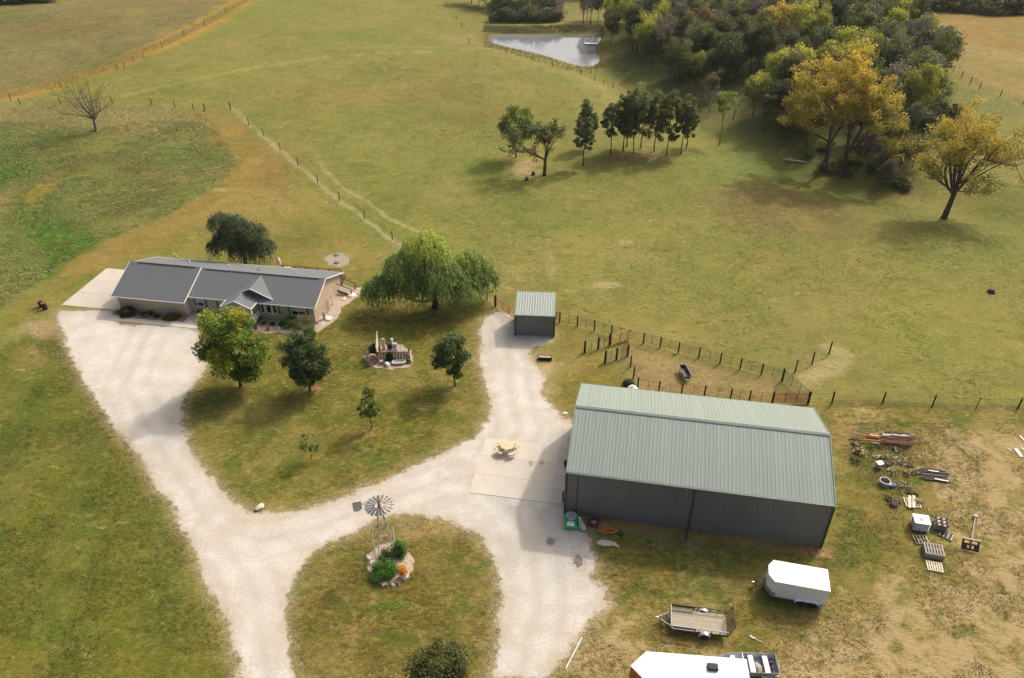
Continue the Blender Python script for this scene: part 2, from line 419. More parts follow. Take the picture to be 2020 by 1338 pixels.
def strip(px, wd, c, k=1.0, f=.5):
    P = Gs(px); i = near_idx(P, wd + f + 2)
    d = line_dist(warpx[i], warpy[i], P); paint((1 - sstep(wd / 2 - f * .5, wd / 2 + f, d)) * k, c, i)
# broad natural variation in the pastures
paint(sstep(0, .8, vnoise(gx, gy, 34, 31, 3)) * .55, C_tan)
paint(sstep(.0, .8, vnoise(gx, gy, 26, 32, 3)) * .5, CP(124, 134, 60))
far_left = [(-400, 300), (-60, 212), (0, 192), (110, 165), (200, 138), (330, 82), (440, 22), (490, -20), (480, -60), (-400, -60)]
region(far_left, C_hay, 1.5, .95)
blobp(150, 45, 120, 30, C_brown, .6); blobp(60, 100, 120, 30, CP(150, 140, 92), .6); blobp(300, 10, 150, 10, C_brown, .5); blobp(0, 35, 40, 20, C_lush, .8)
blobp(330, 5, 200, 5, CP(160, 132, 92), .6); blobp(270, 30, 130, 6, C_brown, .4)
strip([(-60, 216), (0, 196), (100, 170), (200, 140), (330, 84), (440, 28), (500, -10)], 8, C_gold, .9, 2)
region([(-80, 205), (0, 200), (190, 205), (300, 208), (405, 218), (440, 262), (472, 318), (440, 365), (330, 428), (200, 482), (100, 545), (0, 612), (-300, 800), (-300, 250)], C_tall, 1.0, 1)
region([(-80, 205), (0, 200), (190, 205), (300, 208), (400, 222), (370, 245), (250, 262), (150, 250), (0, 240), (-60, 240)], CP(158, 146, 96), 1.6, .8)
blobp(270, 255, 70, 22, CP(156, 150, 98), .6); blobp(350, 275, 60, 20, CP(150, 146, 90), .4)
strip([(-10, 300), (20, 340), (60, 395), (100, 440), (150, 500), (140, 540)], 6, CP(80, 120, 36), .95, 1.5)
strip([(110, 345), (150, 320), (230, 310), (285, 335), (310, 370), (280, 400), (230, 420)], 4, CP(112, 100, 54), .6, 2)
blobp(85, 375, 25, 35, C_gold, .7); blobp(10, 395, 40, 40, C_tan, .8); blobp(-40, 410, 60, 40, C_tan, .8)
region([(405, 225), (450, 215), (500, 262), (560, 330), (640, 420), (700, 470), (760, 520), (700, 560), (560, 530), (440, 500), (250, 505), (180, 545), (100, 600), (40, 640), (0, 625), (100, 548), (200, 485), (330, 430), (440, 368), (474, 320), (442, 262)], CP(146, 134, 66), 1.0, .95)
strip([(400, 228), (450, 258), (490, 300), (500, 340), (470, 370), (430, 400), (350, 440), (260, 480), (180, 520)], 6, CP(164, 134, 72), .75, 2)
blobp(560, 330, 55, 60, C_brown, .5); blobp(520, 400, 120, 40, CP(172, 146, 88), .6); blobp(440, 270, 40, 30, C_gold, .4); blobp(590, 470, 60, 40, C_dark, .35)
strip([(455, 212), (491, 246), (553, 297), (627, 361), (670, 396), (719, 432), (776, 474), (870, 545), (961, 591), (977, 600), (1016, 618)], .5, CP(200, 186, 142), .75, .4)
strip([(626, 306), (636, 330), (655, 352), (690, 380), (725, 398), (765, 428), (800, 446), (845, 463), (875, 478), (888, 495)], .35, CP(196, 186, 130), .8, .3)
region([(850, 90), (940, 55), (960, 60), (955, 85), (1060, 122), (1120, 140), (1180, 160), (1215, 176), (1215, 185), (1170, 172), (1080, 140), (980, 110), (940, 95)], CP(168, 148, 96), 1.5, .6)
strip([(240, 189), (330, 169), (420, 149), (520, 130), (640, 113), (760, 105), (860, 101), (930, 100)], 1.2, CP(178, 170, 100), .6, .8)
blobp(700, 190, 260, 35, C_brown, .35); blobp(660, 70, 150, 12, CP(128, 134, 60), .5); blobp(870, 130, 160, 20, CP(162, 140, 78), .4); blobp(560, 30, 140, 20, CP(128, 138, 62), .5)
blobp(930, 220, 90, 22, CP(160, 132, 74), .4); blobp(680, 310, 110, 30, CP(134, 138, 68), .5)
blobp(960, 340, 55, 45, C_lush, .65); blobp(1040, 330, 38, 24, CP(196, 172, 122), .9); blobp(1260, 308, 70, 13, CP(160, 128, 84), .8); blobp(1010, 400, 120, 30, CP(122, 132, 62), .5)
blobp(1060, 430, 110, 60, CP(120, 130, 60), .45); blobp(1500, 330, 120, 40, CP(112, 128, 62), .6); blobp(1420, 330, 100, 40, CP(122, 134, 66), .6)
blobp(1560, 410, 180, 55, CP(140, 116, 72), .75); blobp(1300, 470, 150, 50, CP(160, 148, 78), .5); blobp(1550, 520, 180, 40, CP(160, 140, 74), .5); blobp(1120, 500, 160, 60, CP(160, 148, 84), .45)
blobp(1650, 600, 160, 50, C_tan, .45); blobp(1850, 640, 180, 80, CP(136, 142, 58), .5); blobp(1000, 555, 60, 40, CP(176, 158, 100), .5); blobp(1200, 565, 60, 9, CP(196, 178, 128), .7); blobp(1080, 530, 12, 40, CP(184, 166, 112), .5)
blobp(1230, 480, 20, 5, CP(200, 180, 130), .6); blobp(900, 600, 60, 30, C_lush, .3)
region([(1230, 165), (1330, 200), (1440, 262), (1540, 312), (1640, 345), (1760, 395), (1900, 440), (2100, 500), (2100, 560), (1900, 480), (1740, 420), (1620, 372), (1500, 325), (1400, 270), (1300, 230), (1215, 185)], C_dark, 3, .35)
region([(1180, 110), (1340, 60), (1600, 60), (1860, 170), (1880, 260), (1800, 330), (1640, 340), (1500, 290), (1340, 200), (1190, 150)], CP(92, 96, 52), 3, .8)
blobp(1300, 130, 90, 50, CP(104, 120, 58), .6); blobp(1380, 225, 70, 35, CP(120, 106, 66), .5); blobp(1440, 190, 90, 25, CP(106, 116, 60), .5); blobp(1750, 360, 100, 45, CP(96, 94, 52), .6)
region([(1690, -40), (1760, 0), (1850, 90), (1875, 140), (2030, 212), (2300, 330), (2300, -40)], CP(166, 140, 84), 2, .95)
region([(1700, 30), (1820, 20), (2060, 30), (2060, 110), (1900, 85), (1800, 60)], C_rust, 3, .8); blobp(1980, 90, 90, 14, C_rust, .6)
blobp(1950, 210, 90, 40, CP(120, 128, 64), .6); blobp(1970, 400, 80, 60, CP(104, 116, 48), .5); blobp(1900, 500, 150, 25, CP(122, 134, 60), .5)
# pond banks
pe = poly_sd(gx, gy, pond_poly)
paint((1 - sstep(0, 3.5, np.abs(pe + 1.5))) * .85, CP(126, 112, 52)); paint((1 - sstep(0, 1.2, np.abs(pe))) * .7, CP(96, 74, 52))
strip([(960, 55), (1050, 52), (1190, 53)], 5, CP(150, 142, 56), .8, 2)
region([(1000, 45), (1100, 5), (1150, 0), (1160, 45)], CP(150, 132, 92), 3, .6)
# farm yard lawns
lawn_left = [(0, 690), (60, 650), (110, 640), (130, 680), (190, 792), (290, 925), (365, 1052), (420, 1162), (475, 1345), (480, 1420), (-300, 1420), (-300, 850), (-60, 700)]
region(lawn_left, C_lawn, 1, 1)
strp = np.sin((gx * math.cos(.35) + gy * math.sin(.35)) / 1.1 + vnoise(gx, gy, 6, 51) * .8)
kk = sstep(-1, 1, poly_sd(gx, gy, Gs(lawn_left)))
paint(kk * sstep(-.3, .6, strp) * .6, CP(92, 106, 38)); paint(kk * sstep(-.1, .9, vnoise(gx, gy, 8, 52)) * .55, CP(140, 124, 52)); paint(kk * sstep(0, .9, vnoise(gx, gy, 5, 53)) * .45, CP(78, 96, 32))
lawn_mid = [(385, 655), (620, 640), (700, 560), (860, 540), (975, 605), (1000, 612), (950, 625), (944, 705), (966, 800), (935, 868), (820, 922), (660, 984), (530, 1018), (450, 978), (375, 882), (358, 832), (360, 788), (402, 728)]
region(lawn_mid, CP(122, 114, 46), 1, 1); kk = sstep(-1, 1, poly_sd(gx, gy, Gs(lawn_mid)))
paint(kk * sstep(-.1, .9, vnoise(gx, gy, 5, 54)) * .6, CP(150, 132, 66)); paint(kk * sstep(0, .8, vnoise(gx, gy, 6, 55)) * .55, CP(88, 102, 34))
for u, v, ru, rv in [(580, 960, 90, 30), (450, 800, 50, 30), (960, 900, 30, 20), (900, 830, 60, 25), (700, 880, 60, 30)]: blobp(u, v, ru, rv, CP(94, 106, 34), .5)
for u, v, ru, rv in [(720, 850, 60, 16), (900, 790, 60, 14), (800, 610, 60, 14), (600, 850, 40, 14), (410, 900, 30, 40)]: blobp(u, v, ru, rv, CP(158, 132, 72), .55)
region(island_px, CP(118, 104, 46), .6, 1); kk = sstep(-1, 1, poly_sd(gx, gy, IS))
paint(kk * sstep(-.1, .8, vnoise(gx, gy, 4, 56)) * .65, CP(150, 126, 72)); paint(kk * sstep(0, .8, vnoise(gx, gy, 5, 57)) * .55, CP(84, 92, 32))
blobp(850, 1050, 90, 25, CP(176, 148, 100), .8); blobp(760, 1190, 60, 16, CP(84, 110, 34), .7); blobp(690, 1080, 60, 20, CP(88, 102, 34), .6); blobp(730, 1240, 60, 24, CP(156, 124, 76), .6); blobp(960, 1100, 30, 60, CP(166, 134, 88), .6)
# around the shed and pen, barn and junk yard
region([(1085, 670), (1110, 640), (1170, 700), (1240, 740), (1255, 770), (1150, 770), (1130, 830), (1105, 822), (1085, 800), (1080, 775), (1120, 730)], CP(144, 126, 60), 1, .9)
blobp(1060, 740, 40, 60, CP(206, 178, 128), .5); blobp(1130, 720, 40, 24, CP(176, 150, 96), .5)
region([(1240, 690), (1270, 682), (1400, 715), (1545, 755), (1600, 800), (1250, 770)], CP(168, 144, 98), .8, .95)
region([(1545, 755), (1568, 735), (1640, 690), (1670, 705), (1650, 740), (1600, 775), (1595, 798)], CP(180, 156, 106), 1, .85); strip([(1640, 690), (1662, 700), (1648, 722), (1600, 745)], 2, CP(206, 184, 134), .7, 1)
blobp(1430, 660, 200, 25, CP(164, 146, 84), .5); blobp(1550, 700, 100, 20, CP(168, 150, 92), .5)
yard_r = [(1165, 1060), (1620, 1090), (1650, 1000), (1640, 860), (1610, 812), (1700, 800), (1850, 808), (2100, 812), (2400, 1420), (1080, 1420), (1108, 1300), (1205, 1195), (1178, 1105)]
region(yard_r, CP(140, 124, 60), 1, 1); kk = sstep(-1, 1, poly_sd(gx, gy, Gs(yard_r)))
paint(kk * sstep(-.2, .7, vnoise(gx, gy, 4.5, 61)) * .7, CP(164, 138, 82)); paint(kk * sstep(-.05, .7, vnoise(gx, gy, 6, 62)) * .6, CP(110, 112, 46))
region([(1850, 840), (2100, 850), (2200, 1400), (1560, 1400), (1540, 1300), (1700, 1180), (1880, 1120), (1830, 980), (1780, 900)], CP(176, 150, 98), 3, .7)
paint(kk * sstep(.05, .6, vnoise(gx, gy, 5, 63)) * .6, CP(196, 170, 118))
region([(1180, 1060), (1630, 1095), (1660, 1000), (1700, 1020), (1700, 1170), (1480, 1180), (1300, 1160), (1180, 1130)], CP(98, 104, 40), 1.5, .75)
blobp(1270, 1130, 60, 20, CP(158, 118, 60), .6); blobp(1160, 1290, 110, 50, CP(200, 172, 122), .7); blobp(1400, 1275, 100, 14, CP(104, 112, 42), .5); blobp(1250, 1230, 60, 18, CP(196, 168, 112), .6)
blobp(1655, 880, 20, 110, CP(140, 112, 56), .6); blobp(1740, 1000, 60, 60, CP(128, 114, 44), .6); blobp(1950, 870, 80, 20, CP(190, 166, 112), .5); blobp(1930, 830, 90, 12, CP(120, 126, 60), .5)
strip([(1645, 797), (1741, 796), (1839, 803), (2020, 808)], .9, CP(92, 78, 46), .6, .5)
blobp(1700, 1080, 50, 70, CP(104, 106, 40), .5); blobp(1570, 1330, 60, 20, CP(190, 162, 110), .6); blobp(1345, 1045, 180, 9, CP(150, 116, 74), .5)
strip([(1130, 1020), (1200, 1031), (1350, 1054), (1500, 1074), (1622, 1092)], .9, CP(176, 140, 98), .85, .5); blobp(1358, 1066, 26, 12, CP(176, 146, 110), .9)
region([(1672, 852), (1720, 845), (1770, 895), (1815, 900), (1818, 960), (1790, 1000), (1740, 985), (1700, 940), (1675, 900)], CP(122, 104, 52), 1.2, .8); blobp(1765, 905, 40, 22, CP(118, 92, 66), .7)
# worn left end of the apron, mulch rings
blobp(80, 650, 60, 24, CP(190, 164, 122), .8); blobp(60, 700, 60, 30, CP(160, 132, 80), .6)
for u, v, ru in [(472, 764, 20), (612, 772, 22), (893, 760, 20), (733, 848, 16), (615, 909, 12)]: blobp(u, v, ru, ru * .5, CP(164, 126, 90), .85)
blobp(666, 514, 28, 17, CP(176, 160, 116), 1)
fringe = np.exp(-np.maximum(-sd_g, 0) / .9) * (sd_g < .4)
paint(fringe * .75, CP(172, 146, 96))

gf = np.array([[j * nx + i, j * nx + i + 1, (j + 1) * nx + i + 1, (j + 1) * nx + i] for j in range(ny - 1) for i in range(nx - 1)], dtype=np.int32) if False else None
jj, ii = np.meshgrid(np.arange(ny - 1), np.arange(nx - 1), indexing='ij'); b0 = (jj * nx + ii).ravel()
gf = np.stack([b0, b0 + 1, b0 + nx + 1, b0 + nx], 1).astype(np.int32)
def np_mesh(name, V, Fq, m=None, k=4):
    me = bpy.data.meshes.new(name); me.vertices.add(len(V)); me.vertices.foreach_set('co', V.astype(np.float32).ravel())
    me.loops.add(Fq.size); me.loops.foreach_set('vertex_index', Fq.astype(np.int32).ravel())
    me.polygons.add(len(Fq)); me.polygons.foreach_set('loop_start', np.arange(0, Fq.size, k, dtype=np.int32))
    me.update(calc_edges=True)
    if m: me.materials.append(m)
    return me
def ground_mat():
    m, n, b = new_mat('ground_soil_grass_gravel'); L = n.links.new
    def nd(t, **kw):
        o = n.nodes.new(t)
        for k, v in kw.items(): setattr(o, k, v)
        return o
    def noise(scale, detail=4, rough=.6, vec=None, dist=0):
        o = nd('ShaderNodeTexNoise'); o.inputs['Scale'].default_value = scale; o.inputs['Detail'].default_value = detail; o.inputs['Roughness'].default_value = rough
        o.inputs['Distortion'].default_value = dist
        L(vec or tc.outputs['Object'], o.inputs['Vector']); return o.outputs['Fac']
    def rng(x, a, b_, c=0, d=1):
        o = nd('ShaderNodeMapRange'); o.inputs[1].default_value = a; o.inputs[2].default_value = b_; o.inputs[3].default_value = c; o.inputs[4].default_value = d
        L(x, o.inputs[0]); return o.outputs[0]
    def mth(op, x, y):
        o = nd('ShaderNodeMath', operation=op)
        for i, q in enumerate((x, y)):
            if isinstance(q, (int, float)): o.inputs[i].default_value = q
            else: L(q, o.inputs[i])
        return o.outputs[0]
    def mixc(f, a, c):
        o = nd('ShaderNodeMix', data_type='RGBA')
        for i, q in ((0, f), (6, a), (7, c)):
            if isinstance(q, tuple): o.inputs[i].default_value = (*q, 1)
            elif isinstance(q, (int, float)): o.inputs[i].default_value = q
            else: L(q, o.inputs[i])
        return o.outputs[2]
    def scl(c, f):
        o = nd('ShaderNodeVectorMath', operation='SCALE'); L(c, o.inputs[0]); L(f, o.inputs['Scale']); return o.outputs[0]
    tc = nd('ShaderNodeTexCoord')
    ac = nd('ShaderNodeAttribute', attribute_name='land'); asd = nd('ShaderNodeAttribute', attribute_name='gravel_edge'); art = nd('ShaderNodeAttribute', attribute_name='coarse')
    g = ac.outputs['Color']
    mp = nd('ShaderNodeMapping'); mp.inputs['Scale'].default_value = (.75, 1.2, 1); mp.inputs['Rotation'].default_value = (0, 0, .25); L(tc.outputs['Object'], mp.inputs[0])
    n_big = noise(.12, 5, .6); n_mid = noise(.55, 6, .7, mp.outputs[0], .6); n_fine = noise(2.6, 5, .7, mp.outputs[0]); n_vf = noise(9, 3, .7)
    pat = nd('ShaderNodeAttribute', attribute_name='patchy').outputs['Fac']
    def vary(x, a, b_, lo_, hi_): return mth('ADD', 1.0, mth('MULTIPLY', pat, mth('SUBTRACT', rng(x, a, b_, lo_, hi_), 1.0)))
    g = scl(g, vary(n_mid, .34, .66, .66, 1.30))
    g = scl(g, vary(n_fine, .36, .64, .60, 1.40))
    g = scl(g, vary(n_vf, .34, .66, .58, 1.42))
    g = scl(g, rng(noise(22, 3, .7), .34, .66, .80, 1.2))
    g = scl(g, rng(noise(4.5, 4, .7), .36, .64, .88, 1.12))
    pm = lambda f: mth('MULTIPLY', f, pat)
    # broad greener and drier swells, then patches, straw flecks, dark clumps
    g = mixc(rng(noise(.045, 4, .5), .48, .64, 0, .25), g, C_greent)
    g = mixc(rng(noise(.06, 4, .5, None, .3), .52, .68, 0, .28), g, C_strawt)
    g = mixc(pm(rng(n_big, .50, .68, 0, .5)), g, C_strawt)
    g = mixc(pm(rng(noise(.33, 6, .7), .50, .64, 0, .75)), g, C_greent)
    g = mixc(pm(rng(noise(.7, 6, .75, None, .5), .53, .66, 0, .6)), g, C_strawt)
    g = mixc(pm(rng(noise(1.7, 6, .8, mp.outputs[0], 1.0), .56, .68, 0, .65)), g, C_fleck)
    g = mixc(pm(rng(noise(1.1, 6, .75, mp.outputs[0], .8), .56, .68, 0, .7)), g, C_darkt)
    g = mixc(rng(noise(.55, 5, .7, mp.outputs[0], .3), .60, .67, 0, .6), g, C_darkt)
    g = mixc(rng(noise(.42, 5, .75, mp.outputs[0], .6), .61, .70, 0, .55), g, C_fleck)
    bare = nd('ShaderNodeAttribute', attribute_name='bare').outputs['Fac']
    g = mixc(rng(mth('ADD', noise(.5, 7, .72, None, .4), mth('MULTIPLY', bare, .22)), .60, .72, 0, .8), g, C_bare)
    # gravel: crushed limestone, dustier wheel tracks, darker fines
    gr = mixc(rng(noise(.35, 5, .6), .35, .65), (.48, .45, .39), (.58, .55, .49))
    gr = scl(gr, rng(noise(5, 5, .75), .34, .66, .82, 1.14))
    gr = scl(gr, rng(noise(16, 3, .75), .34, .66, .80, 1.16))
    trk = nd('ShaderNodeAttribute', attribute_name='track').outputs['Fac']
    gr = mixc(mth('MULTIPLY', trk, rng(noise(1.0, 5, .7), .3, .6, .2, .8)), gr, (.40, .36, .295))
    gr = mixc(rng(noise(1.6, 6, .8), .60, .70, 0, .6), gr, (.27, .24, .19))
    gr = mixc(rng(noise(.18, 5, .6), .46, .66, 0, .5), gr, (.42, .36, .27))
    gr = mixc(mth('MULTIPLY', rng(asd.outputs['Fac'], .2, 2.2, 1, 0), rng(noise(.6, 5, .7), .42, .6, 0, .75)), gr, (.40, .33, .24))
    e = mth('ADD', asd.outputs['Fac'], mth('MULTIPLY', mth('SUBTRACT', noise(1.2, 6, .75), .5), 2.6))
    e = mth('ADD', e, mth('MULTIPLY', mth('SUBTRACT', noise(6, 4, .8), .5), .8))
    ge = rng(e, -.12, .22)
    # thin sheet of dust and stones spilled past the edge
    g = mixc(mth('MULTIPLY', rng(e, -1.1, 0, 0, .55), rng(n_vf, .45, .62)), g, (.42, .36, .28))
    c = mixc(ge, g, gr)
    L(c, b.inputs['Base Color']); b.inputs['Roughness'].default_value = .95; b.inputs['Specular IOR Level'].default_value = .1
    hb = mth('ADD', mth('MULTIPLY', n_fine, .6), mth('MULTIPLY', n_vf, .35)); hb = mth('ADD', hb, mth('MULTIPLY', n_mid, .6))
    bp = nd('ShaderNodeBump'); bp.inputs['Distance'].default_value = .35; L(hb, bp.inputs['Height'])
    L(mth('MULTIPLY', mth('SUBTRACT', 1.0, mth('MULTIPLY', ge, .85)), mth('ADD', .45, art.outputs['Fac'])), bp.inputs['Strength'])
    L(bp.outputs[0], b.inputs['Normal'])
    return m
C_strawt, C_greent, C_fleck, C_darkt, C_bare = col(176, 154, 90), col(94, 112, 38), col(200, 182, 126), col(78, 82, 32), col(206, 178, 132)
gme = np_mesh('ground', np.stack([gx, gy, gz], 1), gf, ground_mat())
gme.polygons.foreach_set('use_smooth', [True] * len(gme.polygons))
ca = gme.color_attributes.new('land', 'FLOAT_COLOR', 'POINT'); ca.data.foreach_set('color', np.concatenate([gc, np.ones((len(gx), 1))], 1).astype(np.float32).ravel())
fa = gme.attributes.new('gravel_edge', 'FLOAT', 'POINT'); fa.data.foreach_set('value', np.clip(sd_g, -6, 6).astype(np.float32))
tall_poly = Gs([(-80, 215), (0, 235), (190, 255), (300, 235), (400, 240), (440, 266), (470, 318), (440, 362), (330, 425), (200, 479), (100, 541), (0, 608), (-300, 790), (-300, 250)])
coarse = .55 * sstep(-1, 1, poly_sd(gx, gy, tall_poly)) + .3 * sstep(-1, 1, poly_sd(gx, gy, Gs(far_left))) + .2 * sstep(-1, 1, poly_sd(gx, gy, Gs(yard_r)))
fa = gme.attributes.new('coarse', 'FLOAT', 'POINT'); fa.data.foreach_set('value', coarse.astype(np.float32))
patchy = .52 + .5 * sstep(-1, 1, poly_sd(gx, gy, Gs(lawn_left))) * .2 + .6 * sstep(-1, 1, poly_sd(gx, gy, Gs(lawn_mid))) + .65 * sstep(-1, 1, poly_sd(gx, gy, IS)) + .75 * sstep(-1, 1, poly_sd(gx, gy, Gs(yard_r))) + .35 * sstep(-1, 1, poly_sd(gx, gy, tall_poly)) + .25 * sstep(-1, 1, poly_sd(gx, gy, Gs(far_left)))
tl = [[(300, 640), (245, 760), (330, 905), (420, 1040), (500, 1160), (530, 1338), (540, 1400)], [(430, 1040), (520, 1065), (640, 1035), (780, 980), (900, 940), (990, 985), (1050, 1070), (1062, 1200), (1025, 1338)], [(1005, 650), (1005, 760), (1025, 850), (960, 930), (900, 950)]]
trk_ = np.zeros(len(gx))
for l_ in tl:
    P = Gs(l_); i = near_idx(P, 4); d = line_dist(gx[i], gy[i], P); trk_[i] = np.maximum(trk_[i], np.exp(-(d / .45) ** 2) + .8 * np.exp(-((d - 2.0) / .4) ** 2))
fa = gme.attributes.new('track', 'FLOAT', 'POINT'); fa.data.foreach_set('value', trk_.astype(np.float32))
fa = gme.attributes.new('patchy', 'FLOAT', 'POINT'); fa.data.foreach_set('value', np.clip(patchy, 0, 1).astype(np.float32))
bare_ = .15 * sstep(-1, 1, poly_sd(gx, gy, IS)) - .4
dirt_px = [(1850, 840), (2100, 850), (2200, 1400), (1100, 1400), (1120, 1300), (1205, 1200), (1330, 1250), (1500, 1290), (1640, 1230), (1760, 1120), (1880, 1120), (1830, 980), (1790, 900)]
bare_ = bare_ + 1.15 * sstep(-4, 3, poly_sd(gx, gy, Gs(dirt_px))) + .5 * np.exp(-np.maximum(-sd_g, 0) / 1.0)
bare_ = bare_ + .9 * np.exp(-(np.hypot((gx - G(1070, 725)[0]) / 5.0, (gy - G(1070, 725)[1]) / 4.0)) ** 2)
fa = gme.attributes.new('bare', 'FLOAT', 'POINT'); fa.data.foreach_set('value', bare_.astype(np.float32))
tag(link('ground', gme), 'rolling farm ground of pasture, mown lawn and pale crushed rock driveway', kind='structure')

# thin autumn haze
hz = bpy.data.materials.new('haze'); hz.use_nodes = True; hn = hz.node_tree; hn.nodes.remove(hn.nodes['Principled BSDF'])
pv = hn.nodes.new('ShaderNodeVolumePrincipled'); pv.inputs['Density'].default_value = .00009; pv.inputs['Color'].default_value = (.93, .94, .95, 1); pv.inputs['Anisotropy'].default_value = .3
hn.links.new(pv.outputs[0], hn.nodes['Material Output'].inputs['Volume'])
HAZE = hz
# pond
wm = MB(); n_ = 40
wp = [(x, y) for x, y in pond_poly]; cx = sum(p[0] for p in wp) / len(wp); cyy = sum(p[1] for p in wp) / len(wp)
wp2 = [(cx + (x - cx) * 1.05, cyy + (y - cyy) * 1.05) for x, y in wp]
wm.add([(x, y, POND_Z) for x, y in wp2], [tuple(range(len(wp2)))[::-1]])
o = wm.obj('water', M['water']); tag(o, 'still grey farm pond with bright cloud reflection put into its pale colour', kind='structure')
print('T ground verts', len(gx))
# ------------------------------------------------------------------ concrete
def quad_frame(x, y, rz):
    return Matrix.Translation((x, y, 0)) @ Matrix.Rotation(rz, 4, 'Z')
BARN = dict(x=4.51, y=46.48, rz=-.18, L=21.26, W=11.98, h=4.95, r=7.1)
def slabs(name, origin, rz, a0, a1, b0, b1, na, nb, m, label, skip=()):
    root = MB(); root.box(((a0 + a1) / 2, (b0 + b1) / 2, .0), (a1 - a0 - .02, b1 - b0 - .02, .03))
    ro = root.obj(name, m); ro.location = (*origin, 0); ro.rotation_euler = (0, 0, rz); tag(ro, label, kind='structure')
    da, db = (a1 - a0) / na, (b1 - b0) / nb
    me = MB().box((0, 0, -.035), (da - .025, db - .025, .06)).mesh('slab', m)
    for i in range(na):
        for j in range(nb):
            if (i, j) in skip: continue
            link('slab', me, ro, (a0 + (i + .5) * da, b0 + (j + .5) * db, .035 + random.uniform(-.003, .003)), (random.uniform(-.001, .001), random.uniform(-.001, .001), 0))
    return ro
slabs('concrete_pad', (4.51, 46.48), -.18, -8.66, -1.45, .9, 8.3, 3, 3, M['concrete_pad'], 'pale square concrete pad beside the big barn')
slabs('barn_apron', (4.51, 46.48), -.18, -1.43, -.02, .9, 11.7, 1, 6, M['concrete'], 'narrow grey concrete strip along the barn end wall')
HX, HY, HR = -47.25, 84.26, -.169
# garage apron from its survey corners
hc, hs = math.cos(HR), math.sin(HR)
def hloc(x, y): dx, dy = x - HX, y - HY; return dx * hc + dy * hs, -dx * hs + dy * hc
slabs('garage_apron', (HX, HY), HR, -7.6, .3, -4.8, 4.6, 3, 3, M['concrete'], 'pale concrete parking apron at the garage end of the house')
slabs('front_walk', (HX, HY), HR, .3, 11.5, -7.0, -5.9, 6, 1, M['concrete_pad'], 'pale concrete strip before the garage flower bed')
slabs('entry_walk', (HX, HY), HR, 9.3, 11.5, -5.88, -3.7, 2, 2, M['concrete'], 'short concrete walk to the garage side door')

# ------------------------------------------------------------------ ribbed steel buildings
def rib_sheet(width, bot, top, rib=.055, pitch=.305):
    """corrugated sheet in x (across) y (up), z out; bot/top functions of x"""
    xs = []; n = max(1, round(width / pitch)); q = width / n
    for i in range(n):
        c = (i + .5) * q; xs += [(c - .06, 0), (c - .025, rib), (c + .025, rib), (c + .06, 0)]
    xs = [(0.004, 0)] + xs + [(width - .004, 0)]
    m = MB(); V = []
    for x, z in xs: V += [(x, bot(x), z), (x, top(x), z)]
    F_ = [(2 * i, 2 * i + 2, 2 * i + 3, 2 * i + 1) for i in range(len(xs) - 1)]
    return m.add(V, F_)
def steel_shed(name, label, x, y, rz, L, W, h, prof, npan, group=None):
    """prof: list of (b, z) roof profile front to back"""
    t = thing(name, label, 'barn' if L > 10 else 'shed', (x, y, 0), rz, group)
    core = MB(); sec = [(0.03, 0)] + [(min(max(b, .03), W - .03), z - .06) for b, z in prof] + [(W - .03, 0)]
    n = len(sec)
    core.add([(.03, b, z) for b, z in sec] + [(L - .03, b, z) for b, z in sec], [tuple(range(n)), tuple(range(n, 2 * n))[::-1]] + [(i, n + i, n + (i + 1) % n, (i + 1) % n) for i in range(n)])
    core.obj('wall_core', M['wall_metal'], t)
    pw = L / npan
    for side in (0, 1):
        hh = prof[0][1] if side == 0 else prof[-1][1]
        me = rib_sheet(pw, lambda q: .05, lambda q: hh - .12, .035).mesh('wall_panel', M['wall_metal'])
        for i in range(npan):
            if side == 0: link('wall_panel', me, t, (i * pw, 0, 0), (R(90), 0, 0))
            else: link('wall_panel', me, t, ((i + 1) * pw, W, 0), (R(90), 0, R(180)))
    def ztop(b):
        return float(np.interp(b, [p[0] for p in prof], [p[1] for p in prof])) - .1
    ne = max(2, round(W / .91)); pe_ = W / ne
    for i in range(ne):
        me = rib_sheet(pe_, lambda q: .05, lambda q, i=i: ztop(i * pe_ + q), .035).mesh('wall_panel', M['wall_metal'])
        link('wall_panel', me, t, (L, i * pe_, 0), (R(90), 0, R(90)))
        me = rib_sheet(pe_, lambda q: .05, lambda q, i=i: ztop(W - i * pe_ - q), .035).mesh('wall_panel', M['wall_metal'])
        link('wall_panel', me, t, (0, W - i * pe_, 0), (R(90), 0, R(-90)))
    for (b0_, z0_), (b1_, z1_) in zip(prof[:-1], prof[1:]):
        sl_ = math.hypot(b1_ - b0_, z1_ - z0_); ang = math.atan2(z1_ - z0_, b1_ - b0_)
        me = rib_sheet(pw, lambda q: 0, lambda q: sl_, .015).mesh('roof_panel', M['roof_metal'])
        for i in range(npan): link('roof_panel', me, t, (i * pw, b0_, z0_), (ang, 0, 0))
    tr = MB()
    for b, z in (prof[0], prof[-1]): tr.box((L / 2, b + (-.04 if b <= 0 else .04), z - .07), (L + .1, .1, .13))
    tr.obj('eave_trim', M['roof_trim'], t)
    for a in (-.03, L + .03):
        rk = MB()
        for (b0_, z0_), (b1_, z1_) in zip(prof[:-1], prof[1:]): rk.beam((a, b0_, z0_ + .0), (a, b1_, z1_ + .0), .06, .14)
        rk.obj('rake_trim', M['roof_metal'], t)
    for a, b in ((0, 0), (L, 0), (0, W), (L, W)):
        MB().box((a + (-.0), b, prof[0][1] / 2 - .1), (.16, .16, (prof[0][1] if b == 0 else prof[-1][1]) - .2) if b == 0 else (.16, .16, prof[0][1] - .2)).obj('corner_trim', M['green_trim'], t)
    return t
b = BARN
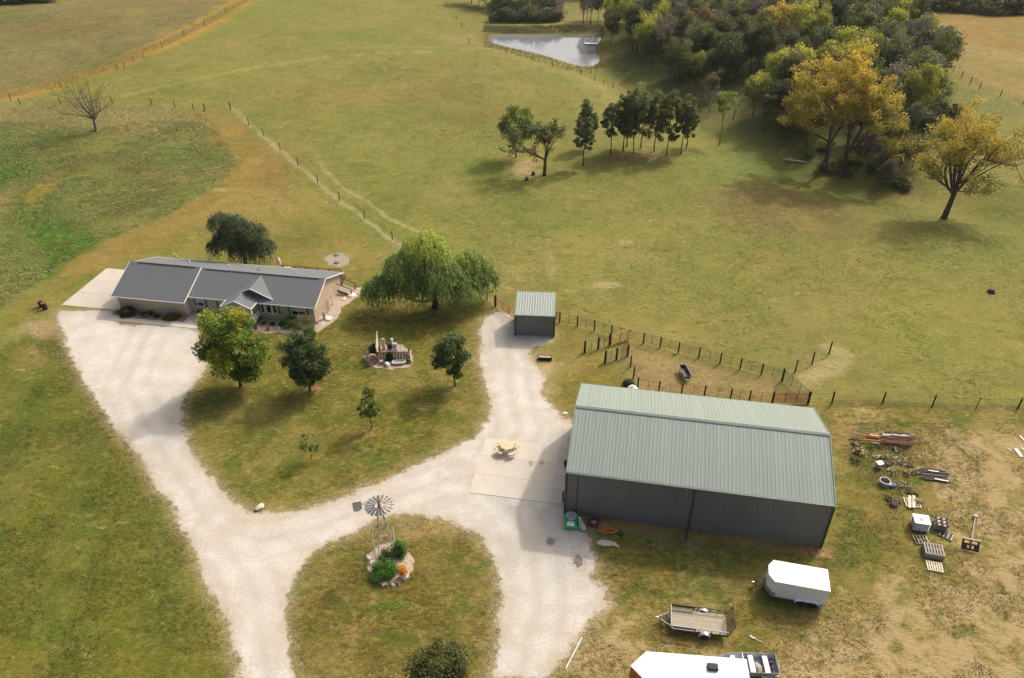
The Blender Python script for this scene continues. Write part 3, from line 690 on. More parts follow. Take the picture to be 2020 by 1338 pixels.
barn = steel_shed('metal_barn', 'large barn with pale green ribbed steel roof and dark grey walls', b['x'], b['y'], b['rz'], b['L'], b['W'], b['h'],
                  [(-.03, b['h'] + .05), (b['W'] / 2, b['r']), (b['W'] + .03, b['h'] + .05)], 23)
rc = MB(); L = b['L']; W = b['W']
rc.add([(-.06, W / 2 - .22, b['r'] - .01), (L + .06, W / 2 - .22, b['r'] - .01), (L + .06, W / 2, b['r'] + .10), (-.06, W / 2, b['r'] + .10), (-.06, W / 2 + .22, b['r'] - .01), (L + .06, W / 2 + .22, b['r'] - .01)],
       [(0, 1, 2, 3), (3, 2, 5, 4)])
rc.obj('ridge_cap', M['roof_metal'], barn)
MB().box((L / 2, -.14, b['h'] - .04), (L + .12, .15, .12)).obj('gutter', M['roof_trim'], barn)
ds = MB(); ds.tube([(10.45, -.14, b['h'] - .1), (10.45, -.12, .35), (10.4, -.35, .15), (10.3, -1.4, .08)], .07, 6)
ds.obj('downspout', M['green_trim'], barn)
MB().box((1.0, -.02, 2.35), (.06, .06, 4.6)).obj('seam_trim', M['green_trim'], barn)
for i in range(9): MB().box((2.2 + i * 2.2, -.225, b['h'] - .01), (.07, .02, .03)).obj('gutter_bracket', M['galv'], barn)
dr = MB(); dr.box((-.05, 4.2, 1.9), (.05, 4.2, 3.8)); d_ = dr.obj('overhead_door', M['offwhite'], barn)
for k in range(4): MB().box((-.085, 4.2, .48 + k * .94), (.02, 4.14, .9)).obj('door_section', M['white'], d_)
d_ = MB().box((-.05, 8.3, 1.05), (.05, .95, 2.1)).obj('walk_door', M['white'], barn); MB().box((-.1, 8.65, 1.0), (.06, .05, .05)).obj('handle', M['galv'], d_)
lt = MB(); lt.tube([(0, 5.6, 6.3), (-.25, 5.6, 6.5), (-.75, 5.65, 6.45)], .03, 6); l_ = lt.obj('lamp_arm', M['galv'], barn)
MB().box((-.85, 5.65, 6.42), (.42, .16, .1)).obj('lamp_head', M['white'], l_)

shed = steel_shed('metal_shed', 'small dark grey shed with pale green lean-to steel roof between gravel and pasture fence', .38, 73.87, -.07, 4.48, 3.83, 2.96,
                  [(-.12, 2.93), (3.95, 3.58)], 5)
MB().box((2.24, -.02, .06), (4.5, .06, .1)).obj('base_rail', M['galv'], shed)

# ------------------------------------------------------------------ ranch house
def siding_mat(name, c):
    m = mat(name, c, .7, .04, 1.0); n = m.node_tree; bb = n.nodes['Principled BSDF']
    tc = n.nodes.new('ShaderNodeTexCoord'); wv = n.nodes.new('ShaderNodeTexWave'); wv.bands_direction = 'Z'; wv.wave_profile = 'SAW'
    wv.inputs['Scale'].default_value = 1.6; n.links.new(tc.outputs['Object'], wv.inputs['Vector'])
    bp = n.nodes.new('ShaderNodeBump'); bp.inputs['Strength'].default_value = .6; bp.inputs['Distance'].default_value = .03
    n.links.new(wv.outputs['Fac'], bp.inputs['Height']); n.links.new(bp.outputs[0], bb.inputs['Normal']); return m
M['lap'] = siding_mat('lap_siding', (.50, .40, .285))
house = thing('ranch_house', 'long tan ranch house with grey shingled gable roof and small front porch', 'house', (HX, HY, 0), HR)
RZ, SL = 4.15, .4
def ext(sec, a0, a1):
    m = MB(); n = len(sec)
    return m.add([(a0, b_, z_) for b_, z_ in sec] + [(a1, b_, z_) for b_, z_ in sec], [tuple(range(n)), tuple(range(n, 2 * n))[::-1]] + [(i, n + i, n + (i + 1) % n, (i + 1) % n) for i in range(n)])
rz_ = lambda b_: RZ - SL * abs(b_) - .14
ext([(-4.62, 0), (-4.62, rz_(4.62)), (0, RZ - .14), (4.75, rz_(4.75)), (4.75, 0)], .4, 9.05).obj('garage_wall', M['lap'], house)
ext([(-3.65, 0), (-3.65, rz_(3.65)), (0, RZ - .14), (4.75, rz_(4.75)), (4.75, 0)], 9.06, 25.0).obj('wall', M['lap'], house)
MB().box((24.99 + .03, .55, .12), (.04, 8.4, .25)).obj('foundation', M['concrete'], house)
def roof_slab(P, name='roof_slope'): return MB().slab(P, .12).obj(name, M['shingle'], house)
z_ = lambda b_, dz=0: RZ - SL * abs(b_) + dz
roof_slab([(0, -5.07, z_(5.07, .12)), (9.42, -5.07, z_(5.07, .12)), (9.42, .02, RZ + .12), (0, .02, RZ + .12)], 'garage_roof_slope')
roof_slab([(9.44, -4.08, z_(4.08)), (25.35, -4.08, z_(4.08)), (25.35, 0, RZ), (9.44, 0, RZ)])
roof_slab([(0, 0.03, RZ), (25.35, 0.03, RZ), (25.35, 5.22, z_(5.22)), (0, 5.22, z_(5.22))])
MB().box((5.0, -.10, RZ + .13), (7.6, .16, .06)).obj('ridge_vent', M['shingle'], house)
MB().box((17.4, -.10, RZ + .01), (14.6, .16, .06)).obj('ridge_vent', M['shingle'], house)
def fascia(p0, p1): MB().beam(p0, p1, .06, .12).obj('fascia', M['white'], house)
fascia((-.02, -5.11, z_(5.07, .03)), (9.44, -5.11, z_(5.07, .03))); fascia((9.46, -4.12, z_(4.08, -.09)), (14.35, -4.12, z_(4.08, -.09))); fascia((18.2, -4.12, z_(4.08, -.09)), (25.4, -4.12, z_(4.08, -.09)))
fascia((9.46, -5.09, z_(5.07, .05)), (9.46, .02, RZ + .05)); fascia((25.39, -4.1, z_(4.08, -.06)), (25.39, 0, RZ - .06)); fascia((25.39, 0, RZ - .06), (25.39, 5.24, z_(5.22, -.06)))
fascia((-.04, -5.09, z_(5.07, .05)), (-.04, .02, RZ + .05)); fascia((-.04, .02, RZ - .06), (-.04, 5.24, z_(5.22, -.06))); fascia((0, 5.26, z_(5.22, -.08)), (25.35, 5.26, z_(5.22, -.08)))
MB().tube([(.45, -5.0, 2.1), (.5, -4.72, 1.85), (.5, -4.7, .1)], .05, 6).obj('downspout', M['white'], house)
# cross gable over the entry and the porch roof in front
def gable(a, zr, hw_l, hw_r, s, b0, b1, nm, tl=.1):
    MB().slab([(a, b0, zr), (a, b1, zr), (a - hw_l, b1, zr - s * hw_l), (a - hw_l, b0, zr - s * hw_l)], tl).obj(nm, M['shingle'], house)
    MB().slab([(a, b1, zr), (a, b0, zr), (a + hw_r, b0, zr - s * hw_r), (a + hw_r, b1, zr - s * hw_r)], tl).obj(nm, M['shingle'], house)
gable(17.35, 4.02, 2.9, 2.75, .48, -3.5, -.25, 'dormer_roof'); gable(16.3, 3.50, 1.9, 1.9, .48, -5.65, -3.52, 'porch_roof')
MB().slab([(16.3, -3.5, 3.48), (16.3, -1.5, 3.48), (18.2, -1.5, 2.57), (18.2, -3.5, 2.57)][::-1], .1).obj('porch_roof', M['shingle'], house)
fascia((17.35, -3.53, 3.97), (15.9, -3.53, 3.28)); fascia((17.35, -3.53, 3.97), (20.1, -3.53, 2.65))
fascia((16.3, -5.68, 3.45), (14.38, -5.68, 2.53)); fascia((16.3, -5.68, 3.45), (18.22, -5.68, 2.53)); fascia((14.37, -5.65, 2.55), (14.37, -4.1, 2.55)); fascia((18.23, -5.65, 2.55), (18.23, -4.1, 2.55))
MB().add([(15.9, -3.15, 2.9), (19.6, -3.15, 2.9), (17.35, -3.15, 3.95), (15.9, -3.0, 2.9), (19.6, -3.0, 2.9), (17.35, -3.0, 3.95)], [(0, 1, 2), (5, 4, 3), (0, 2, 5, 3), (2, 1, 4, 5), (1, 0, 3, 4)]).obj('gable_end', M['shingle'], house)
MB().add([(14.8, -5.42, 2.62), (17.8, -5.42, 2.62), (16.3, -5.42, 3.36), (14.8, -5.3, 2.62), (17.8, -5.3, 2.62), (16.3, -5.3, 3.36)], [(0, 1, 2), (5, 4, 3), (0, 2, 5, 3), (2, 1, 4, 5), (1, 0, 3, 4)]).obj('gable_end', M['lap'], house)
MB().box((16.3, -5.38, 2.55), (3.6, .14, .14)).obj('porch_beam', M['white'], house)
for a in (14.5, 18.05): MB().box((a, -5.38, 1.35), (.14, .14, 2.35)).obj('porch_post', M['white'], house)
MB().box((16.3, -4.55, .18), (3.9, 1.75, .36)).obj('porch_floor', M['brick_floor'], house)
for k in range(2): MB().box((16.3, -5.6 - k * .3, .13 - k * .1), (1.8, .3, .12)).obj('step', M['brick_floor'], house)
rl = MB(); rl.box((18.05, -4.5, 1.25), (.05, 1.6, .06)); rl.box((18.05, -4.5, .5), (.05, 1.6, .05)); rr = rl.obj('porch_railing', M['white'], house)
for k in range(11): MB().box((18.05, -5.22 + k * .145, .87), (.045, .07, .7)).obj('baluster', M['white'], rr)
rl = MB(); rl.box((15.0, -5.38, 1.25), (.9, .05, .06)); rl.box((15.0, -5.38, .5), (.9, .05, .05)); rr = rl.obj('porch_railing', M['white'], house)
for k in range(6): MB().box((14.62 + k * .15, -5.38, .87), (.05, .04, .7)).obj('baluster', M['white'], rr)
def window(a0, a1, z0, z1, b_=-3.65, split=1, sash=True, shut=True):
    y = b_ - .03; wd = .07; m = MB()
    m.box(((a0 + a1) / 2, y, z1), (a1 - a0 + wd, .08, wd)); m.box(((a0 + a1) / 2, y - .02, z0), (a1 - a0 + wd + .1, .12, wd)); m.box((a0, y, (z0 + z1) / 2), (wd, .08, z1 - z0)); m.box((a1, y, (z0 + z1) / 2), (wd, .08, z1 - z0))
    w_ = m.obj('window', M['white'], house); q = (a1 - a0) / split
    for i in range(split):
        MB().box((a0 + (i + .5) * q, b_ - .015, (z0 + z1) / 2), (q - .03, .03, z1 - z0 - .03)).obj('pane', M['glass'], w_)
        if sash: MB().box((a0 + (i + .5) * q, b_ - .045, z0 + (z1 - z0) * .75), (q - .1, .012, (z1 - z0) * .42)).obj('blind', M['grey_plastic'], w_); MB().box((a0 + (i + .5) * q, y, (z0 + z1) / 2), (q, .06, .045)).obj('sash_bar', M['white'], w_)
        if i: MB().box((a0 + i * q, y, (z0 + z1) / 2), (.07, .075, z1 - z0)).obj('mullion', M['white'], w_)
    if shut:
        for a in (a0 - .27, a1 + .27): MB().box((a, b_ - .03, (z0 + z1) / 2), (.36, .05, z1 - z0 + .08)).obj('shutter', M['shutter'], house)
    return w_
window(10.2, 11.05, 1.02, 2.12); window(13.1, 14.1, 1.02, 2.12); window(22.2, 23.9, 1.0, 2.15, split=2)
w_ = window(18.35, 20.35, .95, 2.1, split=3, sash=False)
for a in (18.85, 19.75): MB().box((a, -3.7, 1.52), (.28, .012, 1.0)).obj('curtain', M['curtain'], w_)
d_ = MB().box((16.4, -3.69, 1.4), (.95, .08, 2.05)).obj('front_door', M['white'], house); MB().box((16.4, -3.74, 1.75), (.6, .02, .95)).obj('pane', M['glass'], d_)
window(15.0, 15.7, 1.2, 2.2, split=1, shut=False)
d_ = MB().box((9.10, -4.1, 1.05), (.08, .85, 2.1)).obj('side_door', M['white'], house); MB().box((9.16, -3.8, 1.0), (.05, .04, .06)).obj('handle', M['galv'], d_)
for k in range(3):
    for j in (-1, 1): MB().box((9.145, -4.1 + j * .2, .45 + k * .6), (.015, .28, .42)).obj('door_panel', M['offwhite'], d_)
d_ = MB().box((.36, -1.6, 1.1), (.06, 4.9, 2.2)).obj('garage_door', M['white'], house)
for k in range(4): MB().box((.32, -1.6, .28 + k * .54), (.03, 4.8, .5)).obj('door_section', M['offwhite'], d_)
for a, b_ in ((12.2, 1.6), (20.5, 2.0), (6.5, 2.2)): MB().tube([(a, b_, z_(b_)), (a, b_, z_(b_) + .5)], .07, 8).obj('vent_pipe', M['white'], house)
MB().box((15.9, 1.7, z_(1.7) + .06), (.4, .4, .14)).obj('roof_vent', M['shingle'], house)
MB().box((9.7, -3.72, .6), (.25, .1, .4)).obj('meter', M['galv'], house)

hm = house.matrix_basis.copy()
hm = Matrix.Translation((HX, HY, 0)) @ Matrix.Rotation(HR, 4, 'Z')
def HP(a, b_, z=0): return hm @ Vector((a, b_, z))
deck = thing('back_deck', 'brown timber deck with railing behind the house', 'deck', (HX, HY, 0), HR)
for i in range(9): MB().box((17.0 + i * .95, 5.9, .55), (.9, 2.2, .08)).obj('plank', M['timber_dark'], deck)
for z__ in (.85, 1.1, 1.38): MB().box((20.4, 6.95, z__), (8.0, .06, .07)).obj('rail', M['rust'], deck)
for i in range(6): MB().box((16.4 + i * 1.6, 6.95, .7), (.1, .1, 1.4)).obj('post', M['timber_dark'], deck)
for k in range(6): MB().box((25.55 + k * .0 + .28 * k, 3.9, .62 - k * .1), (.26, 1.5, .06)).obj('tread', M['timber_grey'], deck)
for b_ in (3.15, 4.65):
    MB().beam((25.2, b_, .6), (27.1, b_, 0.0), .08, .2).obj('stringer', M['timber_dark'], deck); MB().beam((25.1, b_, 1.6), (27.0, b_, 1.0), .07, .07).obj('handrail', M['timber_dark'], deck)
    MB().box((27.0, b_, .5), (.1, .1, 1.05)).obj('post', M['timber_dark'], deck)
p = HP(12.2, 8.2)
um = thing('patio_umbrella', 'small tan patio umbrella standing behind the house roof', 'umbrella', HP(15.6, 7.6)); MB().tube([(0, 0, 0), (0, 0, 2.2)], .03, 6).obj('pole', M['white'], um)
MB().lathe([(.35, 1.2), (.3, 1.7), (.0, 2.3)], n=8).obj('canopy', M['timber_pale'], um)
gl = thing('barbecue_grill', 'small black and steel grill on the deck behind the house', 'grill', HP(17.4, 6.3, .59)); MB().box((0, 0, .6), (.8, .5, .3)).obj('firebox', M['black'], gl)
MB().box((0, 0, .83), (.76, .46, .14)).obj('lid', M['galv'], gl)
for sx in (-.3, .3): MB().box((sx, 0, .23), (.06, .4, .46)).obj('leg', M['black'], gl)
for i, (u, v) in enumerate(((346, 503), (412, 509))):
    x, y = survey(u, v, 2.0)
    c_ = thing('clothesline_post', ['pale green clothesline post behind the garage roof', 'pale green clothesline post behind the middle of the house roof'][i], 'clothesline post', (x, y, float(Z(x, y))), HR + .9, 'clothesline posts behind the house')
    MB().tube([(0, 0, 0), (0, 0, 2.0)], .05, 6).obj('pole', M['green_rail'], c_); MB().beam((0, -.8, 2.0), (0, .8, 2.0), .06, .06).obj('crossarm', M['grey_plastic'], c_)
tr_ = thing('garden_trellis', 'pair of white posts with brown vine mesh against the tan end wall', 'trellis', HP(25.3, 0), HR)
for b_ in (-.5, .8): MB().box((.25, b_, .95), (.08, .08, 1.9)).obj('post', M['white'], tr_)
for b_ in (-.95, .3):
    m_ = MB()
    for k in range(5): m_.box((.2, b_ - .32 + k * .16, .85), (.015, .02, 1.6))
    for k in range(8): m_.box((.2, b_, .15 + k * .2), (.015, .7, .02))
    m_.obj('wire_mesh', M['timber_grey'], tr_)
ut = thing('utility_pedestal', 'small grey meter box standing by the tan end wall corner', 'meter box', HP(25.6, -2.5), HR); MB().box((0, 0, .5), (.25, .2, .9)).obj('cabinet', M['galv_dull'], ut); MB().box((0, 0, .98), (.29, .24, .06)).obj('lid', M['galv'], ut)

# beds of mulch and stone round the house (flat ground cover, one structure each)
def bed(name, pts, m, label, zz=.03):
    P = [(x, y) for x, y in pts]; n = len(P); mm = MB()
    cx_ = sum(p[0] for p in P) / n; cy_ = sum(p[1] for p in P) / n; Q = []
    for i in range(n):
        for k in range(4):
            t_ = k / 4; x = P[i][0] * (1 - t_) + P[(i + 1) % n][0] * t_; y = P[i][1] * (1 - t_) + P[(i + 1) % n][1] * t_
            Q.append((x + random.uniform(-.2, .2), y + random.uniform(-.2, .2)))
    mm.prism(Q, -.2, zz)
    o = mm.obj(name, m); return tag(o, label, kind='structure')
bed('garage_flower_bed', [HP(a, b_)[:2] for a, b_ in [(.5, -4.62), (9.3, -4.62), (9.3, -5.85), (5, -6.0), (.2, -5.85)]], M['mulch'], 'dark mulch flower bed along the garage front wall')
bed('house_flower_bed', [HP(a, b_)[:2] for a, b_ in [(11.6, -3.65), (25.0, -3.65), (25.0, 4.6), (27.6, 5.2), (27.8, 3.0), (26.8, 0), (26.9, -3), (25.6, -5.9), (24.0, -6.2), (20.5, -6.4), (17.8, -6.6), (16.5, -6.4), (14, -6.2), (11.6, -5.6)]],
    mat('pea_gravel', (.36, .28, .21), .95, .35, 4, bump=.8, bscale=12), 'pinkish stone bed round the front and end wall of the house', .04)
bed('windmill_bed', Gs([(724, 1102), (738, 1082), (770, 1070), (800, 1082), (815, 1108), (811, 1138), (788, 1154), (755, 1156), (733, 1140)]), mat('bed_stone', (.36, .28, .20), .95, .35, 4, bump=.8, bscale=12), 'round stone-covered bed under the windmill', .04)
bed('utility_bed', Gs([(718, 705), (730, 690), (760, 680), (795, 682), (812, 694), (818, 712), (806, 724), (770, 729), (735, 727)]), mat('bed_bark', (.40, .31, .23), .95, .35, 4, bump=.8, bscale=12), 'oval bark bed round the utility screen on the lawn', .04)
bed('septic_bed', Gs([(640, 512), (650, 503), (668, 500), (685, 504), (693, 512), (686, 523), (668, 529), (648, 524)]), mat('bed_pale', (.34, .29, .20), .95, .3, 3, bump=.6, bscale=10), 'pale gravel patch round two green lids behind the house', .03)
for i, (u, v) in enumerate(((664, 504), (665, 519))):
    c_ = MB().lathe([(.36, 0), (.38, .1), (.2, .16), (0, .17)], n=14).obj('septic_lid', M['green_rail']); c_.location = G(u, v) + Vector((0, 0, .03)); tag(c_, ['round green septic lid, the farther of two on the gravel patch', 'round green septic lid, the nearer of two on the gravel patch'][i], 'septic lid', 'septic lids')

# ------------------------------------------------------------------ leaves, shrubs and trees
def leaf_quads(name, P, out, size, tint, m, rng, aspect=.75, tang=None):
    n = len(P); nrm = out * .55 + rng.normal(size=(n, 3)) * .75 + np.array([0, 0, .35]); nrm /= np.linalg.norm(nrm, axis=1)[:, None] + 1e-9
    if tang is None: t = rng.normal(size=(n, 3))
    else: t = tang + rng.normal(size=(n, 3)) * .18
    t -= nrm * (t * nrm).sum(1)[:, None]; t /= np.linalg.norm(t, axis=1)[:, None] + 1e-9; bt = np.cross(nrm, t)
    sz = size * rng.uniform(.6, 1.3, (n, 1)) * .5
    V = np.stack([P - t * sz, P + bt * sz * aspect, P + t * sz, P - bt * sz * aspect], 1).reshape(-1, 3)
    me = np_mesh(name, V, np.arange(4 * n).reshape(n, 4), m)
    a = me.attributes.new('tint', 'FLOAT', 'POINT'); a.data.foreach_set('value', np.repeat(np.clip(tint, 0, 1), 4).astype(np.float32))
    return me
def unit(rng, n):
    d = rng.normal(size=(n, 3)); return d / np.linalg.norm(d, axis=1)[:, None]
def crown_mesh(name, rng, W_, zb, H_, nclump, nleaf, leaf, m, top_tint=.25, shape=1.0, clump=.24, low=0.0, D=None):
    c0 = np.array([0, 0, (zb + H_) / 2]); rad = np.array([W_ / 2, (D or W_) / 2, (H_ - zb) / 2])
    d = unit(rng, nclump); rr = rng.uniform(.30, .86, (nclump, 1)) ** .7
    C_ = d * rr; cz = C_[:, 2]
    if shape != 1: C_[:, :2] *= np.clip(1 - (cz[:, None] + .2) * (shape - 1), .25, 1.3)
    C_ = c0 + C_ * rad
    cr = clump * W_ * rng.uniform(.6, 1.25, nclump)
    ct = rng.uniform(.1, .75, nclump)
    k = rng.integers(0, nclump, nleaf); dd = unit(rng, nleaf); q = rng.uniform(0, 1, (nleaf, 1)) ** .45
    P = C_[k] + dd * q * cr[k][:, None] * np.array([1, 1, .75])
    out = dd * .6 + (P - c0) / rad * .6
    hrel = (P[:, 2] - zb) / (H_ - zb)
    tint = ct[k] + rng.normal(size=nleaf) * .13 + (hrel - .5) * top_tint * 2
    return leaf_quads(name, P, out, leaf, tint, m, rng), C_
def wood_mesh(rng, H_, r0, targets, zsplit, n=6, lean=0):
    mb = MB(); pts = [(0, 0, -.3)]; N_ = 6
    for i in range(1, N_ + 1):
        t = i / N_; pts.append((rng.normal() * .02 * H_ * t + lean * t, rng.normal() * .02 * H_ * t, zsplit * 1.5 * t))
    mb.tube(pts, [r0 * (1.25 if i == 0 else 1 - .62 * i / N_) for i in range(N_ + 1)], n)
    for c in targets:
        s = rng.uniform(.45, .98); i = min(N_ - 1, int(s * N_)); a = Vector(pts[i]).lerp(Vector(pts[i + 1]), s * N_ - i)
        b_ = Vector(c); mid = a.lerp(b_, .5) + Vector((0, 0, .06 * H_ * rng.uniform(-.3, 1)))
        mb.tube([a, mid, b_], [r0 * .38, r0 * .22, r0 * .06], 4, cap=False)
    return mb
def tree(name, label, p, H_, W_, zb, leafm, seed, nclump=34, nleaf=7000, leaf=.22, r0=.16, bark='bark', top_tint=.25, clump=.24, shape=1.0, zs=None, cat='tree', group=None, off=(0, 0)):
    rng = np.random.default_rng(seed); t = thing(name, label, cat, tuple(p), 0, group)
    me, C_ = crown_mesh('crown', rng, W_, zb, H_, nclump, nleaf, leaf, leafm, top_tint, shape, clump)
    if off != (0, 0): me.transform(Matrix.Translation((off[0], off[1], 0)))
    link('crown', me, t)
    C_ = C_ + np.array([off[0], off[1], 0])
    wood_mesh(rng, H_, r0, C_[:min(nclump, 14)], zs or (zb + .25 * (H_ - zb))).obj('trunk', M[bark], t, smooth=True)
    return t
def tree_at(name, label, u, v, vtop, wpx, leafm, seed, zbf=.2, **kw):
    p = G(u, v); H_ = height_to(p, vtop); W_ = wpx * mpp(p) * .95
    kw.setdefault('zs', None)
    return tree(name, label, p, H_, W_, H_ * zbf, leafm, seed, **kw)
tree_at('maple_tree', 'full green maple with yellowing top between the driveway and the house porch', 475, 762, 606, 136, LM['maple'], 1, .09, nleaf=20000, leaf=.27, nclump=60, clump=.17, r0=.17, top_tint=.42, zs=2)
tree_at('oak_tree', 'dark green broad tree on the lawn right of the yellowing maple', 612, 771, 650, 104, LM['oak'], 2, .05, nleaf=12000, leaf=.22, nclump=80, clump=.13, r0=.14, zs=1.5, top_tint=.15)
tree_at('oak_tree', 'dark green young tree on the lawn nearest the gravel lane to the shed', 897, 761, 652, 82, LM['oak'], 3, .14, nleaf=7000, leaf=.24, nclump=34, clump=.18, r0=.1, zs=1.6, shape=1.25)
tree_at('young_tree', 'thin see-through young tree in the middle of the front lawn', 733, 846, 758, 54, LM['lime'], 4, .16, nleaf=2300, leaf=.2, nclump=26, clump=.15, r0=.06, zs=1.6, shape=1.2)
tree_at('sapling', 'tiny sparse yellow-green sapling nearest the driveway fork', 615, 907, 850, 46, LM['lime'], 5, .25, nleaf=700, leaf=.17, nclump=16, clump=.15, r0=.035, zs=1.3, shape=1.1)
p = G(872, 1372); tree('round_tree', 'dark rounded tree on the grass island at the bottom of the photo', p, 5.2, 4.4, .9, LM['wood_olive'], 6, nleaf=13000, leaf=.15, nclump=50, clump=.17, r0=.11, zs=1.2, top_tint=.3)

def willow(label, p, H_, W_, lm, seed, strands, perst, lobes, leaf=.42, r0=.35, group=None):
    rng = np.random.default_rng(seed); t = thing('willow_tree', label, 'willow', tuple(p), 0, group)
    P = []; T = []; O = []; tt = []
    for (lx, ly, lz, lr, lh, wgt, tb) in lobes:
        ns = int(strands * wgt); d = unit(rng, ns); d[:, 2] = np.abs(d[:, 2]); q = rng.uniform(.25, 1, (ns, 1)) ** .5
        S = np.array([lx, ly, lz]) + d * q * np.array([lr, lr, lh]); ln = rng.uniform(.8, 2.6, ns) * lr / 2.6; tn = rng.uniform(-.1, .35, ns)
        for i in range(perst):
            f = i / perst; X = S.copy(); X[:, :2] += d[:, :2] * (f * .45 * lr * .5)[..., None] if False else d[:, :2] * f * .3 * lr
            X[:, 2] -= ln * f ** 1.3; X += rng.normal(size=X.shape) * .09
            X[:, 2] = np.maximum(X[:, 2], .25); P.append(X); tg = np.stack([d[:, 0] * .3, d[:, 1] * .3, -np.ones(ns)], 1); T.append(tg); O.append(d)
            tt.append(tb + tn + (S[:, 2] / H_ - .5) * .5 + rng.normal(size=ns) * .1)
    P = np.concatenate(P); T = np.concatenate(T); O = np.concatenate(O); tt = np.concatenate(tt)
    link('crown', leaf_quads('crown', P, O, leaf, tt, lm, rng, aspect=.28, tang=T), t)
    wood = MB(); wood.tube([(0, 0, -.3), (.1, 0, .9), (0, .1, 1.8), (.2, 0, 2.8)], [r0 * 1.3, r0, r0 * .85, r0 * .6], 8); wood.obj('trunk', M['bark_dark'], t, smooth=True)
    for (lx, ly, lz, lr, lh, wgt, tb) in lobes:
        MB().tube([(0, 0, 1.6), (lx * .35, ly * .35, 1.8 + lz * .25), (lx * .8, ly * .8, lz * .8), (lx, ly, lz + lh * .4)], [r0 * .5, r0 * .38, r0 * .22, r0 * .08], 6).obj('limb', M['bark'], t, smooth=True)
    return t
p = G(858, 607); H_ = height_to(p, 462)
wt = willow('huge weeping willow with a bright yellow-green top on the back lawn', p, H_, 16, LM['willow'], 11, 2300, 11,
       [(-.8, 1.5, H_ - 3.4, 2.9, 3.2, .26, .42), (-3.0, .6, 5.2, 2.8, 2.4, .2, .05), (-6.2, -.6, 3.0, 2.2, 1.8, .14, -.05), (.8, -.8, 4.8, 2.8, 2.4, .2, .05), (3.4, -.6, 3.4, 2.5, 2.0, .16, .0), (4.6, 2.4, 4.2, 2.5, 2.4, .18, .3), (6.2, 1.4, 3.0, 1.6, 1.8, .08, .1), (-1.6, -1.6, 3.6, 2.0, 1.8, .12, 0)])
MB().tube([(0, 0, 1.1), (-1.5, -.3, 1.0), (-3.2, -.5, 1.6), (-4.6, -.6, 2.3)], [.16, .13, .1, .05], 6).obj('limb', M['bark_pale'], wt, smooth=True)
p = G(484, 521); H_ = height_to(p, 414)
willow('dark grey-green willow close behind the house roof', p, H_, 9, LM['willow_grey'], 12, 1000, 9, [(-2.2, .3, H_ - 2.0, 1.7, 1.6, .25, .1), (-.4, 0, H_ - 2.4, 1.9, 1.8, .3, .05), (1.6, 0, H_ - 3.4, 2.0, 1.8, .3, 0), (-1.2, -.6, H_ - 3.8, 2.0, 1.6, .3, 0), (.8, -.7, 2.6, 2.1, 1.6, .35, -.05), (2.6, -.3, 2.6, 1.9, 1.5, .3, -.05), (-2.4, -.5, 3.0, 1.8, 1.5, .25, 0)], leaf=.36, r0=.25)

def shrub(name, label, p, r, hgt, lm, seed, n=1500, leaf=.12, group=None, cat='bush', dome=1.0):
    rng = np.random.default_rng(seed); t = thing(name, label, cat, tuple(p), 0, group)
    rx, ry = (r if isinstance(r, tuple) else (r, r))
    nc = 26; d = unit(rng, nc); d[:, 2] = np.abs(d[:, 2]); C_ = d * rng.uniform(.35, .8, (nc, 1)) * np.array([rx, ry, hgt * .9]) + np.array([0, 0, .05])
    k = rng.integers(0, nc, n); dd = unit(rng, n); q = rng.uniform(0, 1, (n, 1)) ** .5
    P = C_[k] + dd * q * np.array([rx, ry, hgt * .8]) * .36; P[:, 2] = np.maximum(P[:, 2], .02)
    tint = rng.uniform(.1, .7, nc)[k] + (P[:, 2] / hgt - .5) * .4 + rng.normal(size=n) * .12
    link('foliage', leaf_quads('foliage', P, dd + d[k], leaf, tint, lm, rng), t)
    st = MB()
    for c in C_[:6]: st.tube([(0, 0, -.05), tuple(c * .5), tuple(c)], [.03, .02, .008], 4, cap=False)
    st.obj('stem', M['bark'], t)
    return t
shrub('barberry_bush', 'large rusty green rounded bush at the left end of the garage bed', HP(1.7, -5.5), (1.25, .9), 1.35, LM['bush_red'], 21, 3200, .14)
shrub('barberry_bush', 'rusty green bush at the right end of the garage bed by the side door', HP(7.6, -5.45), (1.2, .85), 1.0, LM['bush_red'], 22, 2400, .14)
for i, (a, b_, r_, h_, lm, lb) in enumerate([(3.6, -5.2, .45, .6, 'flower_mixed', 'low dark flowering plant next to the left garage bush'), (4.6, -5.1, .45, .8, 'bush_red', 'small reddish plant in the middle of the garage bed'), (5.6, -5.4, .5, .6, 'bush_dark', 'low dark green plant left of the right garage bush'), (4.2, -5.6, .4, .35, 'flower_mixed', 'low pale-flowered plant at the front of the garage bed')]):
    shrub('flower_plant', lb, HP(a, b_), r_, h_, LM[lm], 30 + i, 500, .1, cat='plant')
shrub('green_bush', 'bright green round bush under the double window of the house', HP(22.2, -4.6), (1.15, .95), 1.6, LM['bush_green'], 41, 3600, .13)
shrub('small_bush', 'yellowish small bush at the front corner of the stone bed', HP(25.1, -5.7), (.65, .6), 1.2, LM['lime'], 42, 900, .12)
tree_at('small_tree', 'olive small tree in front of the bright green bush by the house', 603, 668, 624, 58, LM['wood_olive'], 43, .05, nleaf=2600, leaf=.15, nclump=26, clump=.2, r0=.06, zs=.8)
for i, (a, lm, lb) in enumerate([(18.9, 'bush_green', 'low bright plant just right of the porch railing'), (20.0, 'bush_dark', 'low dark plant under the three-part window'), (21.0, 'bush_dark', 'low dark plant between the window and the bright green bush'), (12.8, 'bush_dark', 'low green plant by the small window left of the porch')]):
    shrub('flower_plant', lb, HP(a, -4.7), .55, .45, LM[lm], 50 + i, 500, .1, cat='plant')
